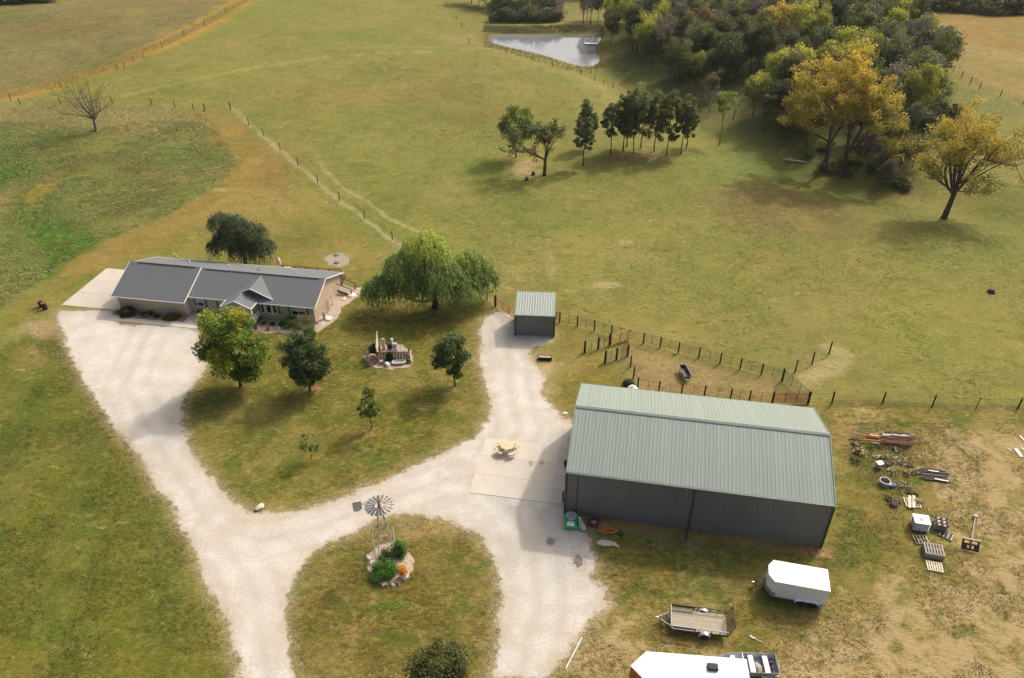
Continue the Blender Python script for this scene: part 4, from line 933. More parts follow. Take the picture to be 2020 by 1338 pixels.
shrub('juniper_bush', 'dark round bush at the foot of the windmill on its right', G(789, 1094), (.85, .8), 1.9, LM['bush_green'], 60, 2600, .11)
shrub('dark_bush', 'large dark green bush in front of the windmill', G(758, 1132), (1.3, 1.15), 1.7, LM['bush_green'], 61, 4200, .11)
shrub('dark_bush', 'dark bush inside the foot of the windmill tower', G(762, 1100), (.75, .7), 1.1, LM['bush_dark'], 62, 900, .11)
shrub('dark_bush', 'dark round bush at the back left of the utility screen', G(738, 693), (.85, .6), 1.3, LM['bush_dark'], 63, 1800, .13)
shrub('climbing_vine', 'dark vine covering the middle of the utility screen', G(769, 712), (.5, .28), 1.5, LM['bush_dark'], 64, 2200, .13, cat='vine')
shrub('yellow_bush', 'small yellow-green bush right of the white oval tub', G(806, 716), (.45, .4), .55, LM['lime'], 65, 800, .1)
shrub('pen_bush', 'bush with spiky leaves behind the barn roof by the pen corner', G(1240, 762), (.8, .8), 1.1, LM['bush_dark'], 66, 900, .2)
def pot(label, p, r, h_, m, lm, seed, fr, fh, n=600):
    t = thing('flower_pot', label, 'flower pot', tuple(p)); MB().lathe([(r * .72, 0), (r, h_), (r * 1.05, h_), (r * .88, h_ - .06), (0, h_ - .06)], n=18).obj('pot', m, t, smooth=False)
    rng = np.random.default_rng(seed); d = unit(rng, n); d[:, 2] = np.abs(d[:, 2]); P = d * rng.uniform(.3, 1, (n, 1)) * np.array([fr, fr, fh]) + np.array([0, 0, h_])
    link('flowers', leaf_quads('flowers', P, d, .09, rng.uniform(0, 1, n) * .7 + P[:, 2] * .3, lm, rng), t); return t
pot('white tub of orange flowers on the windmill bed', G(796, 1139), .34, .55, M['white'], LM['flower_orange'], 71, .4, .6, 900)
shrub('flower_plant', 'yellow and orange flowers behind the white tub on the windmill bed', G(793, 1124), .35, .8, LM['flower_yellow'], 72, 600, .1, cat='plant')
pot('pink pot beside the garage side door', HP(10.3, -4.0), .25, .35, mat('pink', (.55, .10, .2), .6), LM['bush_green'], 73, .25, .3, 250)
pot('terracotta pot with red flowers at the porch post', HP(18.3, -5.9), .3, .4, M['terracotta'], LM['flower_mixed'], 74, .3, .3, 300)
for i, (a, b_, lb, m_) in enumerate([(21.1, -5.5, 'blue and white garden ornament in the stone bed', 'blue'), (20.0, -5.9, 'small red garden ornament in the stone bed', 'redrail'), (18.75, -5.9, 'small blue garden ornament next to the porch step', 'blue')]):
    t = thing('garden_ornament', lb, 'ornament', HP(a, b_, .04)); MB().lathe([(.18, 0), (.12, .2), (.16, .32), (.14, .36)], n=10).obj('base', M['white'] if m_ == 'blue' else M[m_], t); MB().blob((0, 0, .48), (.14, .14, .14), 3, amp=0).obj('globe', M[m_], t, smooth=True)
def rock(label, p, r, seed, m='rock_white'):
    o = MB().blob((0, 0, r[2] * .5), r, seed, 9, 6, .3).obj('boulder', M[m], smooth=False); o.location = p; o.rotation_euler = (0, 0, seed); return tag(o, label, 'rock')
rock('pale boulder at the lawn tip by the driveway fork', G(513, 1003), (.42, .32, .24), 1, 'rock')
rock('cream boulder beside the utility screen', G(764, 722), (.4, .34, .3), 2)
rock('brown stone at the right end of the utility screen', G(805, 703), (.32, .25, .22), 3, 'rock')
for i, (u, v, r_, lb) in enumerate([(694, 584, .55, 'largest pale flat rock at the edge of the deck steps'), (679, 591, .35, 'low pale rock below the deck steps'), (648, 630, .55, 'pale flat rock against the tan end wall'), (637, 640, .2, 'small pale rock near the front corner of the end wall')]):
    rock(lb, G(u, v), (r_, r_ * .7, r_ * .35), 10 + i)
for i, (u, v) in enumerate([(733, 1112), (737, 1128), (742, 1145), (757, 1154), (775, 1155), (728, 1103)]):
    tag(rock('', G(u, v), (.24, .18, .14), 20 + i, 'rock'), 'small stone on the left rim of the windmill bed' if i in (0, 1, 5) else 'small stone on the front rim of the windmill bed', 'rock', 'stones on the left rim of the windmill bed' if i in (0, 1, 5) else 'stones on the front rim of the windmill bed')
for i, (u, v, r_, lb) in enumerate([(1248, 770, .5, 'white tank dome showing above the barn back eave')]):
    c_ = thing('white_tank', lb, 'tank', G(1246, 783)); MB().lathe([(.55, 0), (.6, .9), (.55, 1.1), (.3, 1.35), (0, 1.45)], n=16).obj('body', M['white'], c_, smooth=True); MB().lathe([(.12, 1.42), (.12, 1.5), (0, 1.5)], n=10).obj('cap', M['white'], c_)
# ------------------------------------------------------------------ utility screen on the lawn
p = G(757, 710)
t = thing('utility_screen', 'tan L-shaped board screen round grey electric boxes on the lawn', 'screen', tuple(p), .02)
for i in range(11):
    MB().box((-.6 + i * .32, 0, .55), (.28, .05, 1.1)).obj('board', M['adobe'], t)
for i in range(6): MB().box((-.72, .2 + i * .3, .9 + i * .16), (.05, .27, 1.8 + i * .0)).obj('board', M['timber_pale'], t)
for x, y, h_ in ((-.72, 0, 1.5), (2.85, 0, 1.4), (-.72, 1.9, 2.6)): MB().box((x, y, h_ / 2), (.12, .12, h_)).obj('post', M['timber_dark'], t)
e = thing('electric_box', 'grey upright electric cabinets behind the tan board screen', 'electric box', G(772, 692)); MB().box((.45, 0, .6), (.5, .35, .8)).obj('cabinet', M['grey_plastic'], e); MB().box((-.15, 0, .6), (.5, .3, .7)).obj('cabinet', M['steel_dark'], e)
MB().box((-.85, .2, .75), (.3, .2, 1.5)).obj('pedestal', M['grey_plastic'], e); MB().tube([(.1, .5, 0), (.1, .5, 1.3)], .14, 8).obj('vent_pipe', M['white'], e); MB().box((.5, -.2, .25), (.5, .3, .5)).obj('pedestal', M['grey_plastic'], e)
tb = thing('oval_tub', 'white rimmed oval tub planter in front of the tan board screen', 'planter', tuple(G(787, 718)), .12)
rim = MB(); N_ = 24; ring = []
for k in range(N_):
    a = 2 * math.pi * k / N_; ring.append((.42 * (1 if math.cos(a) > 0 else -1) * (abs(math.cos(a)) > .05) + .3 * math.cos(a), .3 * math.sin(a), .3))
rim.tube(ring + [ring[0]], .05, 6, cap=False); rim.obj('rim', M['white'], tb)
MB().prism([(x * .95, y * .95) for x, y, z in ring], 0, .24).obj('basin', M['timber_grey'], tb)
wh = thing('antique_ornament', 'rusty old iron wheel leaning on the left of the board screen', 'iron wheel', tuple(G(735, 719)), .5)
ri = MB(); q = [(.62 * math.cos(2 * math.pi * k / 20), -.12 + .16 * math.sin(2 * math.pi * k / 20), .6 + .6 * math.sin(2 * math.pi * k / 20)) for k in range(21)]
for dy in (0, .28):
    ri.tube([(x, y + dy, z__) for x, y, z__ in q], .035, 5, cap=False)
ri.add([(x, y, z__) for x, y, z__ in q] + [(x, y + .28, z__) for x, y, z__ in q], [(k, k + 1, 22 + k, 21 + k) for k in range(20)]); ri.obj('rim', mat('old_iron', (.30, .17, .13), .9, .25, 4), wh)
for k in range(8):
    a = 2 * math.pi * k / 8; MB().beam((0, 0, .6), (.6 * math.cos(a), -.12 + .16 * math.sin(a), .6 + .58 * math.sin(a)), .04, .04).obj('spoke', M['rust'], wh)
bx = thing('small_grey_box', 'small grey block between the old wheel and the cream boulder', 'block', tuple(G(753, 718)), .1); MB().box((0, 0, .2), (.34, .3, .4)).obj('body', M['galv_dull'], bx); MB().box((0, 0, .42), (.38, .34, .05)).obj('lid', M['grey_plastic'], bx)

# ------------------------------------------------------------------ windmill
p = G(761, 1090); HW = 6.0
t = thing('farm_windmill', 'weathered steel farm windmill with many-bladed wheel on the grass island', 'windmill', tuple(p), .25)
hb = .62
def leg_at(sx, sy, z__): k = 1 - z__ / 5.75; return (sx * (hb * k + .06), sy * (hb * k + .06), z__)
for sx, sy in ((-1, -1), (1, -1), (1, 1), (-1, 1)): MB().beam(leg_at(sx, sy, 0), leg_at(sx, sy, 5.6), .045, .045).obj('leg', M['timber_grey'], t)
cor = [(-1, -1), (1, -1), (1, 1), (-1, 1)]
for z__ in (1.3, 2.5, 3.5, 4.4, 5.1):
    for i in range(4): MB().beam(leg_at(*cor[i], z__), leg_at(*cor[(i + 1) % 4], z__), .03, .03).obj('girt', M['galv_dull'], t)
for z0, z1 in ((0.1, 1.3), (1.3, 2.5), (2.5, 3.5), (3.5, 4.4)):
    for i in range(4): MB().beam(leg_at(*cor[i], z0), leg_at(*cor[(i + 1) % 4], z1), .018, .018).obj('brace', M['galv_dull'], t)
pl = MB()
MB().lathe([(.26, 5.0), (.3, 5.02), (.3, 5.08), (.26, 5.08)], n=12).obj('platform', M['timber_grey'], t)
MB().tube([(0, 0, 5.0), (0, 0, 6.1)], .05, 8).obj('mast', M['rust_dark'], t)
fr = MB()
for sx in (-1, 1):
    fr.beam((sx * .85, -.75, 0), (sx * .85, -.75, 1.9), .035, .035); fr.beam((sx * .85, .75, 0), (sx * .85, .75, 1.9), .035, .035); fr.beam((sx * .85, -.75, 1.9), (sx * .85, .75, 1.9), .035, .035); fr.beam((sx * .85, -.75, .95), (sx * .85, .75, .95), .03, .03)
fr.beam((-.85, -.75, 1.9), (.85, -.75, 1.9), .035, .035); fr.obj('guard_frame', M['galv_dull'], t)
hub = MB(); hub.tube([(0, -.55, 6.0), (0, .12, 6.0)], .1, 10); hub.box((0, 0, 6.02), (.24, .42, .3)); hub.obj('gearbox', M['rust'], t)
wl = MB().lathe([(.11, 0), (.13, .06), (0, .1)], n=12)
bl = MB(); nb_ = 18
r0_, r1_ = .34, 1.13
bl.add([(-.035, 0, r0_), (.035, .04, r0_), (.115, .08, r1_), (-.115, -.06, r1_), (0, .045, (r0_ + r1_) / 2 + .02)], [(0, 1, 4), (1, 2, 4), (2, 3, 4), (3, 0, 4)])
me = bl.mesh('blade', M['vane_steel'])
whl = MB()
for rr_ in (.45, .95):
    ring = [(rr_ * math.sin(2 * math.pi * k / 24), -.03, rr_ * math.cos(2 * math.pi * k / 24)) for k in range(25)]; whl.tube(ring, .012, 4, cap=False)
for k in range(6): whl.beam((0, 0, 0), (.95 * math.sin(k * math.pi / 3), -.03, .95 * math.cos(k * math.pi / 3)), .02, .02)
wo = whl.obj('wheel', M['galv_dull'], t); wo.location = (0, -.55, 6.0)
for k in range(nb_): link('blade', me, wo, None, (0, 2 * math.pi * k / nb_, 0))
tv = MB(); tv.beam((0, .1, 6.0), (-1.35, -.1, 5.95), .035, .035); tv.beam((0, .1, 6.12), (-1.35, -.1, 6.1), .03, .03); tv.obj('tail_boom', M['rust'], t)
MB().slab([(-1.1, -.09, 5.75), (-1.15, -.10, 6.32), (-1.75, -.2, 6.5), (-1.85, -.22, 5.45)], .0).obj('x', M['galv_dull'], t) if False else None
vn = MB(); PA = [(-1.3, -.09, 5.6), (-1.32, -.10, 6.4), (-2.0, -.2, 6.5), (-1.98, -.2, 5.5), (-1.6, -.12, 5.35)]
vn.add(PA + [(x, y + .02, z__) for x, y, z__ in PA], [tuple(range(5)), tuple(range(5, 10))[::-1]] + [(i, (i + 1) % 5, 5 + (i + 1) % 5, 5 + i) for i in range(5)]); vn.obj('tail_vane', M['vane_steel'], t)

# ------------------------------------------------------------------ fences
def fence(name, label, posts, h=1.45, pr_=.09, nrail=0, rm='rail_steel', pm='creosote', rr_=.022, stay=False, wire=3, ph=None, group=None, square=False, span_skip=()):
    P = [G(q[0], q[1]) for q in posts]
    t = thing(name, label, 'fence', tuple(P[0]), 0, group); o = P[0]
    for i, q in enumerate(P):
        k = posts[i][2] if len(posts[i]) > 2 else 1
        if k == 0: continue
        hh = (ph or h + .12); r_ = pr_ * k; jx, jy = random.uniform(-.03, .03), random.uniform(-.03, .03); d = q - o
        m_ = MB().tube([(d.x, d.y, d.z - .3), (d.x + jx, d.y + jy, d.z + hh * (1 if k <= 1 else 1.08))], [r_, r_ * .92], 7)
        m_.obj('post', M[pm], t)
    def line(z0, rad, nm, mt):
        for i in range(len(P) - 1):
            if i in span_skip: continue
            a, c = P[i] - o, P[i + 1] - o; mid = (a + c) / 2
            MB().tube([(a.x, a.y, a.z + z0), (mid.x, mid.y, mid.z + z0 - (.02 if rad < .015 else 0)), (c.x, c.y, c.z + z0)], rad, 4, cap=False).obj(nm, M[mt], t)
    if nrail:
        for k in range(nrail): line(.25 + (h - .25) * k / (nrail - 1), rr_, 'rail', rm)
        if stay:
            for i in range(len(P) - 1):
                if i in span_skip: continue
                for f_ in ((.5,) if (P[i + 1] - P[i]).length < 3.5 else (.5,)):
                    c = (P[i] - o).lerp(P[i + 1] - o, f_); MB().tube([(c.x, c.y, c.z + .1), (c.x, c.y, c.z + h)], .022, 4).obj('stay', M[rm], t)
    else:
        wb = MB()
        for k in range(wire):
            z0 = h * (k + 1) / wire - .1
            for a, c in zip(P[:-1], P[1:]): wb.tube([(a.x - o.x, a.y - o.y, a.z - o.z + z0), (c.x - o.x, c.y - o.y, c.z - o.z + z0)], .008, 3, cap=False)
        wb.obj('wire', M['rail_steel'], t)
    return t
fence('pipe_fence', 'long steel pipe fence on dark posts along the pasture side of the pen', [(1092, 632, 0), (1104, 637), (1139, 644), (1172.5, 653), (1206, 663), (1269, 678), (1302, 686), (1338, 696), (1378, 706.5), (1420, 717.5), (1459.7, 728), (1501.5, 739), (1543, 751, 1.4)], 1.35, .085, 6, stay=True)
fence('pipe_fence', 'steel pipe fence on dark posts close behind the barn roof', [(1257, 768, 1.1), (1299, 774), (1344, 779), (1389, 783), (1440, 789), (1477, 793), (1522.5, 797, 1.2)], 1.35, .085, 6, rm='redrail', stay=True)
fence('pipe_fence', 'short dark post fence leading left from the yellow gate', [(1153, 696, 1.5), (1180, 688.5, 1.4), (1202.6, 681, 1.5)], 1.35, .085, 5, stay=True)
fence('pipe_fence', 'short dark post fence forming the near side of the loading chute', [(1193.6, 716, 1.6), (1215.7, 709.5, 1.4), (1237.5, 703.5, 1.4)], 1.35, .085, 6, stay=True)
fence('pipe_fence', 'row of leaning dark posts at the left end of the pen', [(1237.5, 703.5, 0), (1243.5, 724.5), (1249.5, 746), (1257, 768, 0)], 1.4, .085, 4, rr_=.012)
fence('pipe_fence', 'short fence stub of dark posts running out into the pasture past the pen', [(1568, 735), (1601.7, 718.5), (1635.5, 698)], 1.5, .085, 0, wire=4)
fence('pipe_fence', 'single span of wire between the red gate post and the barn corner post', [(1593.6, 797, 1.5), (1640.5, 797, 1.1)], 1.35, .085, 2, rr_=.015)
fence('wire_fence', 'wire fence with old posts along the right edge of the junk yard', [(1640.5, 797, 0), (1741, 795), (1839, 802), (1925, 806, .5), (2007, 807), (2110, 812)], 1.3, .085, 0)
fence('wire_fence', 'wire fence climbing from the shed past the willow to the field corner', [(455, 217, 1.6), (491, 246), (520, 268), (553, 296), (588, 326), (627, 361), (670, 396), (719, 432), (774, 474), (820, 510), (870, 545), (918, 571), (961, 591), (977, 605, 0)], 1.3, .07, 0, pm='timber_dark')
fence('wire_fence', 'wire fence along the far edge of the tall grass field', [(40, 207), (120, 206), (222, 205), (300, 208), (345, 213), (382, 217), (404, 219, 1.4)], 1.3, .08, 0, pm='timber_dark')
fence('wire_fence', 'wire fence following the golden strip of grass at top left', [(-30, 208), (22, 200), (120, 172), (232, 138), (246, 134), (264, 122), (284, 114), (320, 95), (364, 72), (403, 50), (445, 25), (480, 2)], 1.3, .08, 0, pm='timber_dark')
fence('wire_fence', 'wire fence running round the near bank of the pond', [(880, 10), (900, 40), (911, 54), (925.5, 86), (972, 99), (999, 106), (1053, 120), (1090, 131), (1120, 139), (1146, 147), (1173, 160), (1191, 167), (1209, 174)], 1.2, .08, 0, pm='timber_dark')
fence('wire_fence', 'wire fence between the wood and the brown field at top right', [(1860, 130), (1880, 142), (1896, 154), (1914, 165), (1932, 176), (1973, 190), (2018, 206), (2060, 222)], 1.3, .09, 0, pm='timber_dark')
fence('corner_post_brace', 'thick dark gate post with brace left of the shed', [(961, 591, .6), (977, 605, 1.6)], 1.35, .085, 0)
def gate(label, a, b_, h, m_, bars=6, ups=2, z0=.2, rr_=.03, name='gate'):
    A = G(*a); B = G(*b_); t = thing(name, label, 'gate', tuple(A)); d = B - A
    for k in range(bars):
        z__ = z0 + (h - z0) * k / (bars - 1); MB().tube([(0, 0, z__), (d.x, d.y, d.z + z__)], rr_, 5).obj('bar', M[m_], t)
    for k in range(ups + 2):
        f_ = k / (ups + 1); c = d * f_; MB().tube([(c.x, c.y, c.z + z0), (c.x, c.y, c.z + h)], rr_ * 1.1, 5).obj('upright', M[m_], t)
    return t
gate('orange steel gate between its post and the left side of the shed', (980, 607), (1016, 632), 1.35, 'redrail', 6, 2)
gate('orange pipe gate directly right of the shed wall', (1094, 634), (1104, 637), 1.3, 'redrail', 5, 0)
gate('yellow wooden-barred gate at the top of the chute', (1205, 681), (1242, 669), 1.45, 'yellow_rail', 6, 1, rr_=.05)
gate('narrow red and white gate at the end of the yellow gate', (1241, 670), (1240, 700), 1.3, 'redrail', 4, 0, rr_=.04)
gate('green pipe gate closing the right end of the pen', (1544, 752), (1592, 793), 1.4, 'green_rail', 7, 2)
gate('red steel gate by the back right corner of the barn', (1524, 797), (1592, 797), 1.4, 'redrail', 8, 2, rr_=.04)
# feed bunk in the pen, box by the lane
t = thing('feed_trough', 'long black plastic feed trough standing in the pen', 'trough', tuple(G(1350, 742)), 1.15 + math.pi / 2 - .86 + .28)
A, B = G(1342, 729), G(1354, 752); ang = math.atan2(B.y - A.y, B.x - A.x); t.rotation_euler = (0, 0, ang); Lt = (B - A).length
tm = MB(); hw0, hw1 = .22, .38; hl = Lt / 2
P = [(-hl + .1, -hw0, .35), (hl - .1, -hw0, .35), (hl - .1, hw0, .35), (-hl + .1, hw0, .35), (-hl, -hw1, .75), (hl, -hw1, .75), (hl, hw1, .75), (-hl, hw1, .75)]
Q = [(x * .96, y * .88, z__ + (.04 if z__ < .5 else 0)) for x, y, z__ in P]
tm.add(P + Q, [(3, 2, 1, 0), (0, 1, 5, 4), (1, 2, 6, 5), (2, 3, 7, 6), (3, 0, 4, 7), (8, 9, 10, 11), (12, 13, 9, 8), (13, 14, 10, 9), (14, 15, 11, 10), (15, 12, 8, 11), (4, 5, 13, 12), (5, 6, 14, 13), (6, 7, 15, 14), (7, 4, 12, 15)])
tm.obj('basin', mat('trough_plastic', (.05, .05, .065), .45, .1, 3), t)
rm_ = MB(); rm_.tube([P[4], P[5], P[6], P[7], P[4]], .03, 5, cap=False); rm_.obj('rim', M['galv_dull'], t)
for sx in (-1, 1):
    for sy in (-1, 1): MB().box((sx * hl * .75, sy * .28, .18), (.06, .06, .36)).obj('leg', M['galv_dull'], t)
t = thing('salt_box', 'low dark open box lying on the dry grass below the shed', 'box', tuple(G(1075, 709)), -.06)
bm = MB(); bm.box((0, 0, .04), (1.5, .5, .06))
for y in (-.24, .24): bm.box((0, y, .2), (1.5, .05, .4))
for x in (-.74, .74): bm.box((x, 0, .2), (.05, .44, .4))
bm.obj('body', M['black'], t); MB().box((0, 0, .36), (1.36, .40, .03)).obj('contents', M['timber_grey'], t)

# ------------------------------------------------------------------ picnic table, burn barrels, small barn-side things
t = thing('picnic_table', 'tan octagonal picnic table with attached benches on the concrete pad', 'picnic table', tuple(Vector((*survey(1001, 889, .07), .07))), .2)
MB().prism([(.72 * math.cos(R(22.5 + 45 * k)), .72 * math.sin(R(22.5 + 45 * k))) for k in range(8)], .70, .76).obj('table_top', M['table'], t)
for k in range(4):
    a = R(20 + 90 * k); a0, a1 = a - .48, a + .48
    pts = [(.86 * math.cos(a0), .86 * math.sin(a0)), (1.17 * math.cos(a0), 1.17 * math.sin(a0)), (1.22 * math.cos(a), 1.22 * math.sin(a)), (1.17 * math.cos(a1), 1.17 * math.sin(a1)), (.86 * math.cos(a1), .86 * math.sin(a1)), (.88 * math.cos(a), .88 * math.sin(a))]
    MB().prism(pts, .40, .46).obj('bench', M['table'], t); MB().beam((.1 * math.cos(a), .1 * math.sin(a), .36), (1.1 * math.cos(a), 1.1 * math.sin(a), .36), .08, .08).obj('bench_arm', M['table'], t)
    for s_ in (-.3, .3): MB().beam((.45 * math.cos(a + s_), .45 * math.sin(a + s_), .70), (.85 * math.cos(a + s_ * 1.2), .85 * math.sin(a + s_ * 1.2), 0), .07, .07).obj('leg', M['table'], t)
MB().prism([(.18 * math.cos(R(60 * k)), .18 * math.sin(R(60 * k))) for k in range(6)], .765, .79).obj('centre_cap', M['timber_pale'], t)
for i, (u, v) in enumerate(((83, 605), (90, 610))):
    t = thing('burn_barrel', ['rusty burn barrel, the farther of two by the concrete apron', 'rusty burn barrel, the nearer of two by the concrete apron'][i], 'barrel', tuple(G(u, v)), 0, 'rusty burn barrels')
    MB().lathe([(.29, 0), (.29, .28), (.31, .3), (.29, .32), (.29, .58), (.31, .6), (.29, .62), (.29, .88), (.26, .88), (.26, .1), (0, .1)], n=16).obj('drum', M['rust_dark'], t)
    MB().lathe([(.29, .87), (.315, .88), (.29, .9)], n=16).obj('rim', M['rust'], t)
bmx = Matrix.Translation((b['x'], b['y'], 0)) @ Matrix.Rotation(b['rz'], 4, 'Z') if isinstance(b, dict) else Matrix.Translation((4.51, 46.48, 0)) @ Matrix.Rotation(-.18, 4, 'Z')
BP = lambda a, c, z__=0: bmx @ Vector((a, c, z__))
t = thing('black_planter', 'black pot with dark plant standing at the barn end wall', 'planter', BP(-.5, 5.7, .06)); MB().lathe([(.2, 0), (.26, .4), (.22, .4), (0, .36)], n=12).obj('pot', M['black'], t)
rng = np.random.default_rng(5); d = unit(rng, 160); link('foliage', leaf_quads('foliage', np.abs(d) * [[1, 1, 1]] * .28 * np.sign(d) * [[1, 1, .0]] + np.array([0, 0, .4]) + np.abs(d) * [[0, 0, .3]], d, .12, rng.uniform(0, 1, 160), LM['bush_dark'], rng), t)
t = thing('red_bollard', 'dark red steel bollard against the barn near corner', 'bollard', BP(-.32, 1.35)); MB().tube([(0, 0, 0), (0, 0, 1.15)], .09, 10).obj('post', M['red'], t); MB().lathe([(.09, 1.15), (.06, 1.2), (0, 1.21)], n=10).obj('cap', M['red'], t)
t = thing('green_spreader', 'bright green plastic wagon body with white panel against the barn front corner', 'cart', tuple(G(1126, 1033)), -.1)
gm = MB(); gm.box((0, 0, .25), (1.0, 1.5, .3)); gm.obj('body', M['green_plastic'], t)
MB().lathe([(.42, .4), (.46, .7), (.38, .7), (.34, .45), (0, .42)], (0, .28, 0), n=20).obj('basin', M['grey_plastic'], t); MB().box((0, -.42, .43), (.66, .46, .06)).obj('white_panel', M['white'], t)
for sx in (-1, 1):
    MB().box((sx * .43, .1, .5), (.12, 1.2, .22)).obj('side_rail', M['green_plastic'], t)
    for sy in (-.6, .6): MB().tube([(sx * .5 - .05, sy, .2), (sx * .5 + .07, sy, .2)], .2, 12).obj('wheel', M['green_plastic'], t)
t = thing('feed_sack', 'crumpled white plastic bag of feed next to the green cart', 'bag', tuple(G(1147, 1040)), .3); MB().blob((0, 0, .22), (.32, .62, .28), 5, 12, 8, .3).obj('body', M['grey_plastic'], t, smooth=True); MB().blob((.05, .62, .3), (.2, .2, .22), 9, 8, 6, .4).obj('gathered_neck', M['white'], t)
t = thing('fire_ring', 'rusty round steel fire ring against the barn wall', 'fire ring', tuple(G(1172, 1034)), 0); MB().lathe([(.42, 0), (.42, .45), (.45, .47), (.38, .47), (.37, .08), (0, .06)], n=20).obj('ring', M['rust'], t); MB().lathe([(.34, .1), (.2, .16), (0, .17)], n=12).obj('ash', M['grey_plastic'], t)
t = thing('old_cultivator', 'orange rusty cultivator with tines lying in the shaded grass by the barn', 'cultivator', tuple(G(1200, 1054)), -.15)
for q in [((-.9, -.1, .35), (.1, .35, .4)), ((.1, .35, .4), (.8, .1, .4)), ((-.9, -.1, .35), (.2, -.15, .38)), ((.2, -.15, .38), (.8, .1, .4)), ((-.5, .05, .37), (-.2, .6, .5))]: MB().beam(*q, .08, .08).obj('frame_bar', M['orange'], t)
for k in range(5): MB().beam((-.7 + .22 * k, .1 + .06 * k, .35), (-.85 + .22 * k, .55 + .05 * k, .7), .03, .03).obj('tine', M['timber_grey'] if k % 2 else M['orange'], t)
tw = MB(); tw.tube([(1.0 + .22 * math.cos(a * .4), 0, .24 + .22 * math.sin(a * .4)) for a in range(17)], .05, 5, cap=False); tw.obj('wheel', M['rubber'], t); MB().beam((.8, .1, .4), (1.0, 0, .24), .05, .05).obj('axle', M['rust'], t)
t = tag(MB().add([(-.9, -.1, 0), (-.3, -.35, 0), (.4, -.3, 0), (1.0, -.5, 0), (.7, .05, 0), (.2, .25, 0), (-.4, .35, 0), (-.8, .2, 0), (0, 0, .06)], [(i, (i + 1) % 8, 8) for i in range(8)]).obj('gravel_patch', M['concrete']), kind='structure', label='small spill of pale crushed rock on the shaded grass'); t.location = G(1198, 1071) + Vector((0, 0, .012))
t = tag(MB().tube([(0, 0, .05), tuple(G(1148, 1258) - G(1116, 1320) + Vector((0, 0, .05)))], .04, 6).obj('white_pipe', M['white']), 'long thin white pipe lying on bare ground at the gravel edge', 'pipe'); t.location = G(1116, 1320)
t = thing('shovel', 'shovel with pale handle lying on the grass right of the flat trailer', 'shovel', tuple(G(1490, 1261)), 0); A = G(1504, 1268) - G(1490, 1261); MB().tube([(-.0, 0, .05), (A.x, A.y, .05)], .025, 6).obj('handle', M['white'], t)
MB().prism([(-.38, .22), (-.32, .32), (-.02, .1), (.02, -.02), (-.1, -.03), (-.3, .1)], .02, .06).obj('blade', M['grey_plastic'], t)

# oil and ash stains are flat marks on the drive
def stain(u, v, rx, ry, c, seed, label):
    rng = np.random.default_rng(seed); P = G(u, v); mm = MB(); 
    for k in range(240):
        a = rng.uniform(0, 6.28); q = abs(rng.normal()) * .42; x = rx * q * math.cos(a); y = ry * q * math.sin(a); s_ = rng.uniform(.03, .10) * (1.2 if q < .5 else .6)
        n = 5; mm.add([(x + s_ * math.cos(2 * math.pi * i / n + a), y + s_ * math.sin(2 * math.pi * i / n + a), .012 + k * .00006) for i in range(n)], [tuple(range(n))])
    o = mm.obj('dark_spill', M[c]); o.location = P; return tag(o, label, kind='stuff')
M['ash'] = mat('ash', (.20, .17, .14), .95, .3, 6)
stain(1141, 1108, .75, 1.2, 'ash', 1, 'scattered dark ash spill on the gravel in front of the barn'); stain(1086, 1068, .55, .6, 'ash', 2, 'dark ash spill on the gravel left of the green cart')
for i, (u, v) in enumerate(((1048, 913), (1069, 912))):
    o = MB().prism([(.22 * math.cos(k) * (1 + .3 * math.sin(3 * k)), .3 * math.sin(k)) for k in [j * .628 for j in range(10)]], .0, .006).obj('floor_stain', M['timber_grey'], None); o.location = (*survey(u, v, .075), .072); tag(o, ['brown stain on the concrete pad right of the picnic table', 'dark stain on the concrete pad at the shadow edge'][i], kind='structure')

# ------------------------------------------------------------------ trailers and boat
def wheel(parent, c, r, w_, rimm='white', rot=(R(90), 0, 0)):
    m_ = MB(); prof = [(r * .55, -w_ / 2), (r * .92, -w_ / 2), (r, -w_ * .3), (r, w_ * .3), (r * .92, w_ / 2), (r * .55, w_ / 2)]
    o = m_.lathe(prof, n=20).obj('wheel', M['rubber'], parent); o.location = c; o.rotation_euler = rot
    MB().lathe([(r * .56, -w_ * .42), (r * .5, -w_ * .2), (r * .15, -w_ * .3), (r * .15, w_ * .3), (r * .5, w_ * .2), (r * .56, w_ * .42)], n=16).obj('rim', M[rimm], o); MB().lathe([(.05, -w_ * .5), (.05, w_ * .5)], n=8).obj('hub', M['steel_dark'], o)
    return o
# white tandem cargo trailer
t = thing('cargo_trailer', 'white enclosed tandem-axle cargo trailer parked before the barn', 'trailer', (19.78, 37.55, 0), R(-13.2))
Lc, Wc, z0, z1 = 3.95, 2.05, .45, 2.12
plan = [(.12, 0), (Lc, 0), (Lc, Wc), (.12, Wc), (-.28, Wc * .5 + .35), (-.28, Wc * .5 - .35)]
plan = [(0, 0), (Lc, 0), (Lc, Wc), (0, Wc), (-.42, Wc - .62), (-.42, .62)]
MB().prism(plan, z0, z1).obj('body', M['trailer_white'], t)
MB().prism([(x * 1.0 + (.0), y) for x, y in [(-.02, -.02), (Lc + .02, -.02), (Lc + .02, Wc + .02), (-.02, Wc + .02), (-.44, Wc - .6), (-.44, .6)]], z1 + .003, z1 + .05).obj('roof', M['trailer_roof'], t)
MB().prism([(-.015, -.015), (.25, -.015), (.25, .3), (-.1, .3), (-.43, .63), (-.43, .6)], z0, z0 + .5).obj('stone_guard', M['galv'], t)
MB().box((-.435, Wc / 2, z0 + .3), (.02, .8, .6)).obj('stone_guard', M['galv'], t); MB().box((Lc / 2, -.02, z0 + .04), (Lc, .03, .08)).obj('side_rail', M['galv'], t)
for x in (2.2, 3.05): wheel(t, (x, -.02, .33), .33, .2)
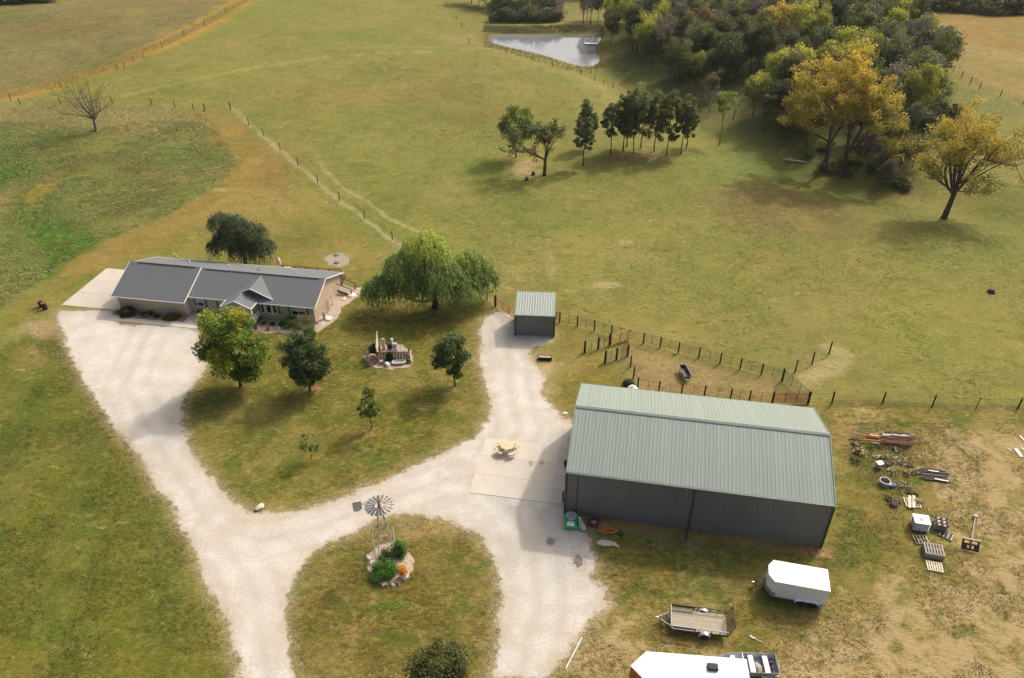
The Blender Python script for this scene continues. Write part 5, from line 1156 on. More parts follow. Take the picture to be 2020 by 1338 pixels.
for x in (2.2, 3.05): wheel(t, (x, Wc + .02, .33), .33, .2)
for y in (-.13, Wc + .13):
    fm = MB(); pts = [(1.72, y, .45), (1.80, y, .68), (2.2, y, .78), (3.05, y, .78), (3.45, y, .68), (3.53, y, .45)]
    for a, c in zip(pts[:-1], pts[1:]): fm.beam(a, c, .24, .03, up=(0, 1, 0) if False else (0, 0, 1))
    fm.obj('fender', M['trailer_white'], t)
for y in (.35, Wc - .35): MB().beam((-.4, y, .42), (-1.25, Wc / 2, .42), .07, .1).obj('tongue', M['steel_dark'], t)
MB().box((-1.3, Wc / 2, .46), (.2, .1, .1)).obj('coupler', M['galv'], t); MB().tube([(-1.1, Wc / 2, .1), (-1.1, Wc / 2, .85)], .04, 8).obj('jack', M['black'], t); MB().box((1.0, -.012, 1.2), (.12, .02, .16)).obj('side_vent', M['offwhite'], t)
MB().box((-.75, Wc / 2, .45), (.05, .75, .06)).obj('crossbar', M['steel_dark'], t)
for k in range(1, 7): MB().box((k * Lc / 7, Wc / 2, z1 + .054), (.03, Wc - .1, .008)).obj('roof_seam', M['offwhite'], t)
for k in range(1, 7): MB().box((k * Lc / 7, -.012, 1.3), (.02, .012, 1.55)).obj('side_seam', M['offwhite'], t)
MB().box((Lc + .03, Wc / 2, 1.28), (.03, 1.8, 1.5)).obj('rear_door', M['trailer_white'], t)
for y in (.1, Wc - .1): MB().box((Lc + .05, y, .65), (.03, .1, .1)).obj('tail_lamp', M['red'], t)
# open utility trailer
t = thing('utility_trailer', 'open flat trailer with plank deck and raised mesh ramp', 'trailer', (11.6, 34.62, 0), R(-8.8))
Lu, Wu, zd = 4.08, 1.82, .58
for k in range(10): MB().box((Lu / 2, (k + .5) * Wu / 10, zd), (Lu - .04, Wu / 10 - .012, .04)).obj('plank', M['plank'], t)
for y in (0, Wu): MB().beam((0, y, zd - .05), (Lu, y, zd - .05), .06, .14).obj('side_beam', M['steel_dark'], t)
for x in (0, Lu): MB().beam((x, 0, zd - .05), (x, Wu, zd - .05), .06, .12).obj('cross_beam', M['steel_dark'], t)
zr_ = zd + .42
for y in (-.02, Wu + .02):
    MB().beam((0, y, zr_), (Lu, y, zr_), .06, .06).obj('top_rail', M['galv_dull'] if y < 0 else M['steel_dark'], t)
    for x in (.03, 1.75, 2.0, 2.9, 3.5, Lu - .05): MB().beam((x, y, zd), (x, y, zr_), .05, .05).obj('rail_post', M['steel_dark'], t)
    MB().box((.9, y, zd + .22), (1.6, .03, .08)).obj('ramp_slat', M['steel_dark'], t); MB().box((.9, y, zd + .33), (1.6, .03, .06)).obj('ramp_slat', M['steel_dark'], t)
    for k in range(7): MB().beam((.15 + k * .25, y, zd + .2), (.15 + k * .25, y, zr_), .09, .03).obj('ramp_rung', M['steel_dark'], t)
MB().beam((0, 0, zr_), (0, Wu, zr_), .06, .06).obj('top_rail', M['galv_dull'], t)
for y in (-.14, Wu + .14):
    wheel(t, (2.42, y, .31), .31, .19); fm = MB(); pts = [(2.42 + .43 * math.cos(R(a)), y, .31 + .43 * math.sin(R(a))) for a in range(0, 181, 30)]
    for a, c in zip(pts[:-1], pts[1:]): fm.beam(a, c, .26, .025)
    fm.obj('fender', M['galv'], t)
gt = MB().beam((Lu + .02, 0, zd), (Lu + .38, 0, zd + 1.25), .05, .05); gt.beam((Lu + .02, Wu, zd), (Lu + .38, Wu, zd + 1.25), .05, .05); gt.beam((Lu + .38, 0, zd + 1.25), (Lu + .38, Wu, zd + 1.25), .06, .06); g_ = gt.obj('ramp_gate', M['steel_dark'], t)
for k in range(1, 7): MB().beam((Lu + .02, Wu * k / 7, zd), (Lu + .38, Wu * k / 7, zd + 1.25), .035, .05).obj('gate_bar', M['steel_dark'], g_)
for k in range(1, 4): MB().beam((Lu + .02 + .09 * k, 0, zd + 1.25 * k / 4), (Lu + .02 + .09 * k, Wu, zd + 1.25 * k / 4), .02, .02).obj('gate_rail', M['steel_dark'], g_)
for y in (.3, Wu - .3): MB().beam((0, y, zd - .06), (-.95, Wu / 2, zd - .1), .06, .09).obj('tongue', M['galv_dull'], t)
MB().box((-1.0, Wu / 2, zd - .08), (.18, .09, .1)).obj('coupler', M['galv'], t); MB().tube([(-.75, Wu / 2 - .1, .1), (-.75, Wu / 2 - .1, .75)], .035, 8).obj('jack', M['steel_dark'], t); MB().box((-.35, Wu / 2, zd - .05), (.4, .5, .05)).obj('tool_tray', M['steel_dark'], t)
# large white trailer cut by the bottom of the photograph
t = thing('race_trailer', 'big white enclosed trailer with orange wedge nose at the bottom of the photo', 'trailer', (9.15, 31.42, 0), R(-5.2))
Lb, Wb, zb0, zb1 = 6.7, 2.35, .5, 2.55
nose = [(0, 0), (Lb, 0), (Lb, -Wb), (0, -Wb), (-1.1, -Wb / 2)][::-1]
MB().prism(nose, zb0, zb1).obj('body', M['trailer_white'], t); MB().prism([(x * 1.004 - .01, y * 1.01 + .012) for x, y in nose], zb1 + .003, zb1 + .06).obj('roof', M['trailer_roof'], t)
for sgn, (y0, y1) in ((1, (0.0, -Wb / 2)), (-1, (-Wb, -Wb / 2))):
    A = Vector((0, y0, 0)); B_ = Vector((-1.1, y1, 0)); n_ = (B_ - A).normalized(); off = Vector((-n_.y * -1 * sgn, n_.x * -1 * sgn, 0)) * -.012
    nn = Vector((-.73, .68 * sgn, 0)) * .012
    MB().add([tuple(A + nn + Vector((0, 0, zb0))), tuple(B_ + nn + Vector((0, 0, zb0))), tuple(B_ + nn + Vector((0, 0, zb1 - .06))), tuple(A + nn + Vector((0, 0, zb1 - .06)))], [(0, 1, 2, 3)]).obj('nose_panel', M['orange_paint'], t)
for A, B_ in (((-1.12, -Wb / 2, zb1 - .02), (0, .02, zb1 - .02)), ((-1.12, -Wb / 2, zb1 - .02), (0, -Wb - .02, zb1 - .02)), ((0, .02, zb1 - .02), (Lb, .02, zb1 - .02))): MB().beam(A, B_, .05, .07).obj('edge_trim', M['galv'], t)
rv = MB(); rv.lathe([(.33, 0), (.33, .12), (.30, .2), (.2, .24), (0, .25)], (0, 0, 0), n=20, sx=1.15, sy=.85); o_ = MB().box((4.35, -.85, zb1 + .17), (.72, .52, .22)).obj('vent_cover', M['steel_dark'], t)
bv = o_.modifiers.new('soft', 'BEVEL'); bv.width = .08; bv.segments = 3
for k in range(4): MB().box((4.12 + k * .15, -.85, zb1 + .286), (.05, .4, .01)).obj('vent_louvre', M['black'], o_)
for k in range(1, 9): MB().box((k * Lb / 9, -Wb / 2, zb1 + .064), (.03, Wb - .1, .008)).obj('roof_seam', M['offwhite'], t)
for x in (3.2, 4.1):
    for y in (.05, -Wb - .05): wheel(t, (x, y, .36), .36, .2)
for y in (-.6, -Wb + .6): MB().beam((-.6, y, .45), (-2.2, -Wb / 2, .45), .08, .12).obj('tongue', M['steel_dark'], t)
# aluminium boat on its own trailer behind the big one
t = thing('fishing_boat', 'grey aluminium fishing boat with white bench seats on a trailer', 'boat', (18.45, 31.52, 0), R(-3.0))
st_ = [(0, .72, .45), (-.8, .75, .42), (-1.8, .76, .42), (-2.8, .72, .45), (-3.5, .58, .52), (-4.1, .34, .65), (-4.5, .03, .85)]
V = []; 
for x, hw_, kb in st_: V += [(x, -hw_, .98), (x, -hw_ * .75, kb), (x, 0, kb - .04), (x, hw_ * .75, kb), (x, hw_, .98)]
Fh = [(i * 5 + j, i * 5 + j + 1, (i + 1) * 5 + j + 1, (i + 1) * 5 + j) for i in range(6) for j in range(4)] + [(0, 1, 2, 3, 4)]
o_ = MB().add(V, Fh).obj('hull', M['boat_alu'], t); so_ = o_.modifiers.new('thick', 'SOLIDIFY'); so_.thickness = .03
gw = MB(); gw.tube([(x, -hw_, .99) for x, hw_, kb in st_] + [(x, hw_, .99) for x, hw_, kb in st_[::-1]] + [(0, -.72, .99)], .03, 5, cap=False); gw.obj('gunwale', M['galv'], t)
for x, w2_ in ((-.75, .34), (-1.75, .34), (-3.0, .3)): MB().box((x, 0, .86), (w2_, 1.38 if x > -2.5 else 1.25, .06)).obj('bench_seat', M['white'], t); MB().box((x, 0, .66), (w2_ * .8, 1.1, .34)).obj('seat_box', M['galv_dull'], t)
for q in [(-.3, .3), (-.28, -.1), (-.25, -.4)]: MB().box((q[0], q[1], .62), (.22, .2, .25)).obj('tackle_box', M['steel_dark'], t)
MB().blob((-1.25, -.1, .6), (.3, .35, .16), 4, 8, 6, .4).obj('rope_coil', M['timber_grey'], t); MB().box((-2.3, 0, 1.0), (.05, 1.5, .03)).obj('strap', M['white'], t)
MB().box((-.4, 0, .36), (.06, .9, .06)).obj('bunk_support', M['galv_dull'], t)
bt = thing('boat_trailer', 'low galvanised trailer under the aluminium boat', 'trailer', (18.45, 31.52, 0), R(-3.0))
for y in (-.55, .55): MB().beam((.1, y, .3), (-3.4, y, .3), .07, .1).obj('frame_beam', M['galv_dull'], bt); MB().beam((-3.4, y, .3), (-5.2, 0, .35), .07, .1).obj('tongue', M['galv_dull'], bt)
for y in (-.82, .82): wheel(bt, (-.85, y, .28), .28, .16); MB().box((-.85, y, .62), (.75, .22, .03)).obj('fender', M['galv'], bt)

# ------------------------------------------------------------------ yard junk
def pallet(name, label, p, rz, m_, n=1, tilt=0, group=None, slats=7, L_=1.2, W_=1.0):
    t = thing(name, label, 'pallet', tuple(p), rz, group)
    for s_ in range(n):
        z__ = s_ * .14
        for y in (-W_ / 2 + .03, 0, W_ / 2 - .03): MB().box((0, y, z__ + .06), (L_, .06, .09)).obj('runner', m_, t)
        for k in range(slats): MB().box((-L_ / 2 + .06 + k * (L_ - .12) / (slats - 1), 0, z__ + .117), (.11, W_, .02)).obj('slat', m_, t)
        if s_ == 0:
            for k in range(3): MB().box((-L_ / 2 + .06 + k * (L_ - .12) / 2, 0, .008), (.1, W_, .018)).obj('slat', m_, t)
    if tilt: t.rotation_euler = (tilt, 0, rz)
    return t
pallet('wooden_pallet', 'pale single pallet lying nearest the camera in the yard', G(1843, 1119), -.25, M['timber_pale'], 1, slats=7)
pallet('wooden_pallet', 'stack of weathered pallets between the water tote and the single pale pallet', G(1839, 1092), -.25, M['timber_grey'], 4, slats=7, L_=1.45, W_=1.2)
t = pallet('wooden_pallet', 'crossed broken pallet with two long boards north of the water tote', G(1799, 993), -.12, M['timber_pale'], 1, slats=6, L_=1.3, W_=1.1)
for k, x in enumerate((-.22, .12)): MB().beam((x - .25, -.75, .2 + k * .03), (x + .2, .75, .2 + k * .03), .26, .03).obj('board', M['timber_pale'], t)
t = thing('water_tote', 'white caged plastic water tote on a black pallet', 'water tank', tuple(G(1811, 1042)), -.2)
MB().box((0, 0, .62), (1.15, .98, .9)).obj('tank', M['tank_plastic'], t); MB().lathe([(.13, 1.08), (.13, 1.12), (0, 1.12)], n=16).obj('cap', mat('cap_red', (.5, .28, .26), .6), t)
cg = []
for k in range(8):
    x = -.6 + k * 1.2 / 7
    for y in (-.51, .51): MB().beam((x, y, .15), (x, y, 1.08), .022, .022).obj('cage_bar', M['galv'], t)
for k in range(6):
    y = -.51 + k * 1.02 / 5
    for x in (-.6, .6): MB().beam((x, y, .15), (x, y, 1.08), .022, .022).obj('cage_bar', M['galv'], t)
for z__ in (.3, .5, .7, .9, 1.08):
    m_ = MB()
    for A, B_ in (((-.6, -.51), (.6, -.51)), ((.6, -.51), (.6, .51)), ((.6, .51), (-.6, .51)), ((-.6, .51), (-.6, -.51))): m_.beam((*A, z__), (*B_, z__), .025, .025)
    m_.obj('cage_ring', M['galv'], t)
for x in (-.5, 0, .5):
    for y in (-.42, .42): MB().box((x, y, .08), (.16, .16, .14)).obj('pallet_foot', M['black'], t)
MB().box((0, 0, .15), (1.2, 1.02, .03)).obj('pallet_deck', M['steel_dark'], t)
t = thing('pallet_stack', 'upside-down pallet stack with nine black feet beside the water tote', 'pallet', tuple(G(1853, 1040)), -.32)
for z__ in range(4): MB().box((0, 0, .08 + z__ * .16), (1.05, .95, .05)).obj('deck', M['timber_grey'], t); MB().box((0, 0, .0 + z__ * .16 + .03), (1.0, .2, .06)).obj('runner', M['timber_dark'], t)
for y in (-.38, 0, .38): MB().box((0, y, .64), (1.1, .2, .03)).obj('slat', M['timber_pale'] if y == 0 else M['timber'], t)
for x in (-.42, 0, .42):
    for y in (-.38, 0, .38): MB().box((x, y, .71), (.17, .14, .1)).obj('foot', M['black'], t)
t = thing('plastic_pallet', 'grey plastic grid pallet lying on the grass below the black-footed stack', 'pallet', tuple(G(1866, 1057)), -.7)
for k in range(4): MB().box((-.45 + k * .3, 0, .08), (.08, .85, .08)).obj('rib', M['galv_dull'], t)
for k in range(4): MB().box((0, -.38 + k * .253, .10), (1.0, .07, .06)).obj('rib', M['steel_dark'], t)
t = pallet('wooden_pallet', 'broken pallet with rusty tangled iron just below the water tote', G(1816, 1066), -.06, M['timber'], 1, slats=5, L_=1.15, W_=.95)
ir = MB(); rng = np.random.default_rng(8)
for k in range(9): a = rng.uniform(-.5, .5, 2); a2 = a + rng.uniform(-.4, .4, 2); ir.tube([(a[0], a[1], .16), ((a[0] + a2[0]) / 2, (a[1] + a2[1]) / 2, .3), (a2[0], a2[1], .16)], .03, 5)
ir.obj('scrap_iron', M['rust_dark'], t)
t = thing('basketball_hoop', 'toppled brown board with openings on a long pale pole', 'sign', tuple(G(1911, 1083)), 0)
A = G(1923, 1022) - G(1911, 1083); MB().tube([(.0, .0, .55), (A.x * .5, A.y * .5, .32), (A.x, A.y, .12)], .05, 8).obj('pole', M['timber'], t); MB().blob((A.x, A.y, .2), (.2, .2, .16), 3, 8, 5, .3).obj('pole_foot', M['offwhite'], t)
fr_ = MB(); rt = Matrix.Rotation(-.3, 3, 'Z') @ Matrix.Rotation(R(-38), 3, 'X')
for c_, d_2 in (((0, 0, .42), (1.3, .08, .12)), ((0, 0, .05), (1.3, .08, .14)), ((0, 0, -.36), (1.3, .08, .16)), ((-.58, 0, 0), (.14, .08, .9)), ((.58, 0, 0), (.14, .08, .9)), ((0, 0, .2), (.12, .08, .35)), ((-.42, 0, -.16), (.3, .08, .3)), ((.42, 0, -.16), (.3, .08, .3)), ((0, 0, -.16), (.14, .08, .3))):
    fr_.box(rt @ Vector(c_) + Vector((0, 0, .45)), d_2, rot=rt)
fr_.obj('board', M['timber_dark'], t); MB().beam(rt @ Vector((-.66, -.05, .47)) + Vector((0, 0, .46)), rt @ Vector((.66, -.05, .47)) + Vector((0, 0, .46)), .05, .04).obj('edge_strip', M['offwhite'], t)
t.name = 'toppled_board'
# scrap pile behind
p0 = G(1745, 868)
t = thing('scrap_pile', 'long pile of rusty sheets and pipes in the weeds behind the barn end', 'scrap pile', tuple(p0), -.12)
rng = np.random.default_rng(9)
for k in range(7): MB().box((1.0 + rng.uniform(-.3, .3), .55 - k * .2, .45 - k * .03), (2.6 + rng.uniform(-.4, .5), .22, .04), rot=Matrix.Rotation(rng.uniform(-.08, .08), 3, 'Z') @ Matrix.Rotation(.3, 3, 'X')).obj('sheet', M['rust'] if k > 3 else M['galv_dull'] if k == 1 else M['rust_dark'], t)
for k in range(16): x = rng.uniform(-.8, 1.2); y = rng.uniform(-.9, .8); MB().beam((x, y, rng.uniform(.1, .5)), (x + rng.uniform(1.2, 2.2), y - rng.uniform(-.2, .5), rng.uniform(.1, .6)), .05, .05).obj('pipe', M['rust_dark'] if k % 3 else M['rust'], t)
for x, y, l_, c_ in ((-1.6, .45, 1.2, 'orange'), (-.5, .1, 1.2, 'orange'), (-2.2, -.55, 1.9, 'orange'), (-1.4, .2, .8, 'white'), (-1.5, -.85, .7, 'galv')): MB().tube([(x, y, .3), (x + l_, y - .12, .3)], .09 if c_ != 'galv' else .05, 8).obj('painted_tube', M[c_], t)
fr = MB(); fr.tube([(-2.75, .15, .4), (-2.0, .0, .4), (-1.95, .45, .5), (-2.7, .6, .5), (-2.75, .15, .4)], .05, 6); fr.obj('bent_frame', M['galv_dull'], t)
t = thing('pipe_bundle', 'bundle of dark pipes and timbers with two white strips on the dry grass', 'pipe bundle', tuple(G(1842, 938)), -.12)
for k in range(9): y = .75 - k * .18; MB().beam((-1.3 + rng.uniform(-.2, .4), y, .1 + .05 * (k % 2)), (1.0 + rng.uniform(-.2, .5), y - .08, .1 + .05 * (k % 2)), .09, .09).obj('pipe', M['steel_dark'] if k % 3 else M['rust_dark'], t)
MB().beam((-.4, .4, .2), (.5, .32, .2), .09, .03).obj('white_strip', M['white'], t); MB().beam((-.2, -.65, .2), (.95, -.85, .2), .11, .03).obj('white_strip', M['white'], t)
t = thing('plastic_bucket', 'white torn bucket in the tall weeds', 'bucket', tuple(G(1733, 922)), .2); MB().lathe([(.24, 0), (.32, .55), (.3, .55), (.22, .05), (0, .04)], n=12).obj('body', M['grey_plastic'], t); MB().box((0, 0, .57), (.6, .5, .03)).obj('lid', M['white'], t)
t = thing('stock_tank', 'round galvanised ring tank with blue bucket beside it in the weeds', 'tank', tuple(G(1744, 955)), 0); MB().lathe([(.45, 0), (.45, .42), (.48, .44), (.42, .44), (.41, .06), (0, .05)], n=20).obj('ring', M['galv_dull'], t)
MB().lathe([(.38, .08), (0, .1)], n=14).obj('soil', M['mulch'], t)
t = thing('blue_bucket', 'small blue and white bucket lying against the round ring tank', 'bucket', tuple(G(1757, 963)), .6); MB().tube([(0, 0, .14), (.32, .05, .16)], [.13, .16], 10).obj('body', M['blue'], t); MB().box((.3, .22, .1), (.42, .12, .06)).obj('white_lid', M['white'], t)
for i, (a_, b_, wd, lb) in enumerate([((2003, 886), (2015, 902), .3, 'wide pale board lying at the right edge of the yard'), ((1986, 885), (1995, 890), .12, 'small pale board left of the wide board'), ((2011, 860), (2022, 872), .2, 'pale board at the right edge above the wide board'), ((2014, 884), (2024, 892), .2, 'pale board touching the right photo edge')]):
    A = G(*a_); B_ = G(*b_); o = MB().beam((0, 0, .05), tuple(B_ - A + Vector((0, 0, .05))), wd, .04).obj('board', M['offwhite'] if i == 0 else M['timber_pale']); o.location = A; tag(o, lb, 'board')
t = thing('tree_stump', 'low dark stump alone in the right pasture', 'stump', tuple(G(1955, 577))); MB().lathe([(.55, 0), (.38, .25), (.33, .42), (0, .45)], n=10).obj('wood', M['bark'], t); MB().lathe([(.3, .46), (0, .47)], n=10).obj('cut_face', M['bark'], t)
# dock
t = thing('pond_dock', 'small white floating dock on the right side of the pond', 'dock', (*survey(1166, 86, POND_Z + .3), POND_Z), -.12); MB().box((0, 0, .28), (3.4, 1.1, .14)).obj('deck', M['white'], t); MB().box((0, 0, .1), (3.2, 1.0, .3)).obj('float', M['black'], t)
t = thing('fallen_log', 'pale bleached log lying on the pasture before the golden cottonwoods', 'log', tuple(G(1570, 320)), -.3); MB().tube([(-2.2, .3, .25), (-.8, .1, .2), (.6, -.1, .22), (2.0, -.2, .18)], [.1, .2, .2, .12], 7).obj('trunk', M['rock'], t); MB().tube([(-.8, .1, .25), (-1.3, .5, .6)], [.08, .03], 5).obj('branch', M['rock'], t)
for i, (u, v) in enumerate(((1052, 345), (1039, 356))):
    t = thing('tree_stump', ['small stump on the bare patch beside the gnarled tree', 'small stump at the front of the bare patch'][i], 'stump', tuple(G(u, v))); MB().lathe([(.4, 0), (.26, .3), (.22, .55), (0, .58)], n=8).obj('wood', M['bark'], t)
# ------------------------------------------------------------------ pasture trees
def branchy(mb, rng, a, d, L_, r, depth, spread=.55, ends=None, n=5, upb=.12):
    pts = [a]; dd = d.normalized(); p_ = a
    for i in range(3):
        dd = (dd + Vector(rng.normal(size=3)) * .13 + Vector((0, 0, upb * .4))).normalized(); p_ = p_ + dd * L_ / 3; pts.append(p_)
    mb.tube(pts, [r, r * .85, r * .7, r * .55], max(3, n), cap=False)
    if ends is not None and depth <= 1: ends.append(np.array(p_)); ends.append(np.array(pts[2]))
    if depth <= 0: return
    for k in range(3 if depth > 1 else 2):
        q = Vector(rng.normal(size=3)) * spread; nd_ = (dd + q + Vector((0, 0, upb))).normalized()
        s_ = rng.choice([1, 2, 3]) if k else 3
        branchy(mb, rng, pts[s_], nd_, L_ * rng.uniform(.6, .85), r * .5, depth - 1, spread, ends, n - 1, upb)
def limb_tree(name, label, u, v, H_, r0, limbs, leafm, seed, nleaf, leaf, cl, depth=3, bark='bark', split=.25, top_tint=.2, group=None, fork=1):
    rng = np.random.default_rng(seed); p = G(u, v); t = thing(name, label, 'tree', tuple(p), 0, group); ends = []
    zs = H_ * split; top = Vector((rng.uniform(-.3, .3), 0, zs))
    MB().tube([(0, 0, -.4), (0, 0, .3), tuple(top * .6), tuple(top)], [r0 * 1.5, r0 * 1.1, r0 * .9, r0 * .85], 9).obj('trunk', M[bark], t, smooth=True)
    for (dx, dy, dz, l_, rr_) in limbs:
        mb = MB(); branchy(mb, rng, top * rng.uniform(.85, 1), Vector((dx, dy, dz)), l_, r0 * rr_, depth, .5, ends, 6); mb.obj('limb', M[bark], t, smooth=True)
    E_ = np.array(ends); 
    if nleaf:
        k = rng.integers(0, len(E_), nleaf); dd = unit(rng, nleaf); q = rng.uniform(0, 1, (nleaf, 1)) ** .5
        P = E_[k] + dd * q * np.array([cl, cl, cl * .7]); ct = rng.uniform(.1, .8, len(E_))
        link('crown', leaf_quads('crown', P, dd, leaf, ct[k] + rng.normal(size=nleaf) * .14 + (P[:, 2] / H_ - .6) * top_tint, leafm, rng), t)
    return t
limb_tree('cottonwood_tree', 'lone spreading golden cottonwood with forked bare limbs at far right', 1862, 431, 15.5, .42, [(-.42, .1, .9, 5.2, .6), (-.85, 0, .75, 5.4, .5), (-.7, .3, .9, 5.2, .45), (.25, .2, 1, 5.0, .65), (.62, -.1, .62, 6.0, .55), (.05, .4, 1, 4.6, .5), (-.15, -.3, .9, 4.2, .45), (.5, .35, .8, 5.0, .45)], LM['wood_gold'], 101, 15000, .30, 1.05, 3, split=.27, top_tint=.9)
limb_tree('cottonwood_tree', 'left tree of the big golden cottonwood pair at the wood edge', 1626, 335, 17.5, .42, [(-.35, 0, 1, 5.8, .6), (.15, .2, 1, 6.4, .6), (-.1, -.3, 1, 5.0, .5), (-.7, .2, .6, 4.8, .45), (.4, .0, .9, 5.4, .5)], LM['wood_gold'], 102, 14000, .34, 1.15, 3, split=.3, top_tint=.9)
limb_tree('cottonwood_tree', 'right leaning tree of the big golden cottonwood pair at the wood edge', 1660, 346, 17.5, .45, [(.4, .1, 1, 6.2, .6), (.75, 0, .75, 6.0, .55), (.1, .3, 1, 6.6, .6), (.9, .2, .45, 5.0, .4), (-.1, -.2, 1, 5.2, .45)], LM['wood_gold'], 103, 15000, .34, 1.15, 3, split=.25, top_tint=.9)
limb_tree('bare_tree', 'nearly bare tree with thin spreading branches in the tall grass field', 190, 258, 13.2, .28, [(-1.1, 0, .75, 4.2, .45), (-.75, 0, .8, 3.6, .5), (-.35, .2, 1, 3.8, .55), (.1, .0, 1, 3.8, .55), (.4, -.1, 1, 3.3, .45), (-.1, -.3, 1, 3.4, .45), (-.95, -.1, .45, 3.3, .4), (.55, .2, .8, 2.8, .4), (-.5, -.3, 1, 4.0, .5), (.2, .4, 1, 3.8, .5)], LM['wood_lime'], 104, 1800, .2, .5, 3, bark='bark_pale', split=.17, top_tint=.6)
limb_tree('gnarled_tree', 'gnarled half-dead tree with a long bare limb on the bare pasture patch', 1074, 346, 7.2, .30, [(-.2, .1, 1, 2.6, .6), (.35, 0, .9, 2.6, .5), (.1, .2, 1, 2.4, .5), (-.9, .1, .45, 3.2, .45), (-1, -.1, .12, 3.4, .4)], LM['wood_dark'], 105, 5200, .26, .6, 3, bark='bark', split=.4)
tree_at('pasture_tree', 'round green tree with yellow top behind the gnarled tree', 1018, 310, 207, 78, LM['lime'], 106, .3, nleaf=6000, leaf=.3, nclump=34, clump=.2, r0=.14, zs=3.2)
for i, (u, v, vt, wp, lm, zb, lb) in enumerate([
    (1150, 328, 186, 36, 'oak', .42, 'slender dark tree standing apart at the left of the pasture grove'), (1156, 293, 205, 34, 'wood_dark', .4, 'thin dark tree just behind the slender leftmost grove tree'),
    (1204, 303, 195, 36, 'oak', .3, 'dark tree at the left end of the pasture grove'), (1229, 298, 172, 42, 'wood_dark', .22, 'dense dark tree second in the grove row'), (1250, 303, 158, 46, 'oak', .2, 'tallest dark tree in the middle of the grove'),
    (1264, 292, 170, 38, 'wood_dark', .25, 'dark tree right behind the tallest grove tree'), (1290, 299, 172, 40, 'wood_brown', .3, 'brownish tree right of the tallest grove tree'), (1315, 307, 170, 42, 'wood_olive', .28, 'olive brown tree in the right half of the grove'),
    (1343, 305, 180, 34, 'wood_olive', .3, 'green tree next to the right end of the grove'), (1354, 292, 186, 30, 'lime', .3, 'bright green thin tree at the right end of the grove'), (1236, 289, 185, 36, 'wood_dark', .3, 'dark tree hidden at the back of the grove')]):
    tree_at('grove_tree', lb, u, v, vt, wp * 1.4, LM[{'oak': 'grove', 'wood_dark': 'grove', 'wood_brown': 'wood_olive'}.get(lm, lm)], 120 + i, .14 + .1 * ((i * 7) % 3) / 2, nleaf=5600, leaf=.28, nclump=60, clump=.13, shape=1.35, r0=.11, bark='bark', zs=5)
tree_at('thin_tree', 'sparse thin tree with pale top left of the yellow-green tree', 1419, 286, 176, 44, LM['lime'], 140, .6, nleaf=1200, leaf=.3, nclump=16, clump=.2, r0=.11, bark='bark_pale', zs=6)
tree_at('yellow_tree', 'bright yellow-green tree at the open edge of the wood', 1484, 230, 140, 56, LM['wood_lime'], 141, .4, nleaf=4200, leaf=.34, nclump=24, clump=.22, r0=.13, zs=4)
tree_at('thin_tree', 'tall thin olive tree right of the bright yellow-green tree', 1507, 260, 180, 34, LM['wood_olive'], 142, .3, nleaf=2200, leaf=.32, nclump=20, clump=.22, r0=.12, zs=4)
tree_at('ivy_tree', 'dark ivy-covered column tree left of the golden cottonwoods', 1562, 250, 150, 40, LM['wood_dark'], 143, .05, nleaf=5200, leaf=.34, nclump=34, clump=.24, r0=.13, zs=4)
tree_at('sapling', 'thin green sapling clump by the wire fence at the wood end', 1845, 220, 130, 40, LM['wood_lime'], 144, .25, nleaf=2000, leaf=.3, nclump=20, clump=.2, r0=.1, zs=4)
tree_at('small_tree', 'small dark tree behind the lone cottonwood crown', 1872, 262, 200, 34, LM['wood_dark'], 145, .1, nleaf=2200, leaf=.3, nclump=20, clump=.22, r0=.1, zs=3)

# ------------------------------------------------------------------ the wood: prototype crowns, every tree an object
protos = []
for s_ in range(9):
    rng = np.random.default_rng(200 + s_); sh = [1, 1, 1.15, 1.3, 1][s_ % 5]; zb = [3.0, 2.2, 2.6, 3.4, 1.6][s_ % 5]
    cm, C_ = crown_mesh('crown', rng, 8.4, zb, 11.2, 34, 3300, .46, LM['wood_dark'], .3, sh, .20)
    protos.append((cm, wood_mesh(rng, 11, .17, C_[:16], zb + 1.6, 5).mesh('trunk', M['bark'], True)))
bush_p = []
for s_ in range(3):
    rng = np.random.default_rng(230 + s_); cm, C_ = crown_mesh('crown', rng, 6, .1, 4.2, 22, 1700, .40, LM['wood_dark'], .25, 1, .24)
    bush_p.append((cm, wood_mesh(rng, 4, .1, C_[:10], 1.2, 4).mesh('trunk', M['bark'], True)))
bare_p = []
for s_ in range(2):
    rng = np.random.default_rng(240 + s_); mb = MB(); ends = []
    mb.tube([(0, 0, -.3), (0, 0, 3.6)], [.2, .15], 6)
    for k in range(5): a = k * 1.26; branchy(mb, rng, Vector((0, 0, 2.2 + .35 * k)), Vector((math.cos(a) * .6, math.sin(a) * .6, .9)), 3.0, .085, 3, .5, ends, 5)
    E_ = np.array(ends); k = rng.integers(0, len(E_), 1100); dd = unit(rng, 1100)
    P = E_[k] + dd * .7 * rng.uniform(0, 1, (1100, 1)) ** .5
    bare_p.append((leaf_quads('crown', P, dd, .26, rng.uniform(0, 1, 1100), LM['twig'], rng, aspect=.3), mb.mesh('trunk', M['bark_pale'], True)))
SPEC = {'dark': ('wood_dark', 'bark_dark'), 'olive': ('wood_olive', 'bark'), 'lime': ('wood_lime', 'bark'), 'gold': ('wood_gold', 'bark'), 'grey': ('wood_grey', 'bark_pale'), 'brown': ('wood_brown', 'bark')}
LBL = {'dark': 'dark green', 'olive': 'olive green', 'lime': 'yellow-green', 'gold': 'golden', 'grey': 'grey thinning', 'brown': 'brown', 'bare': 'leafless grey'}
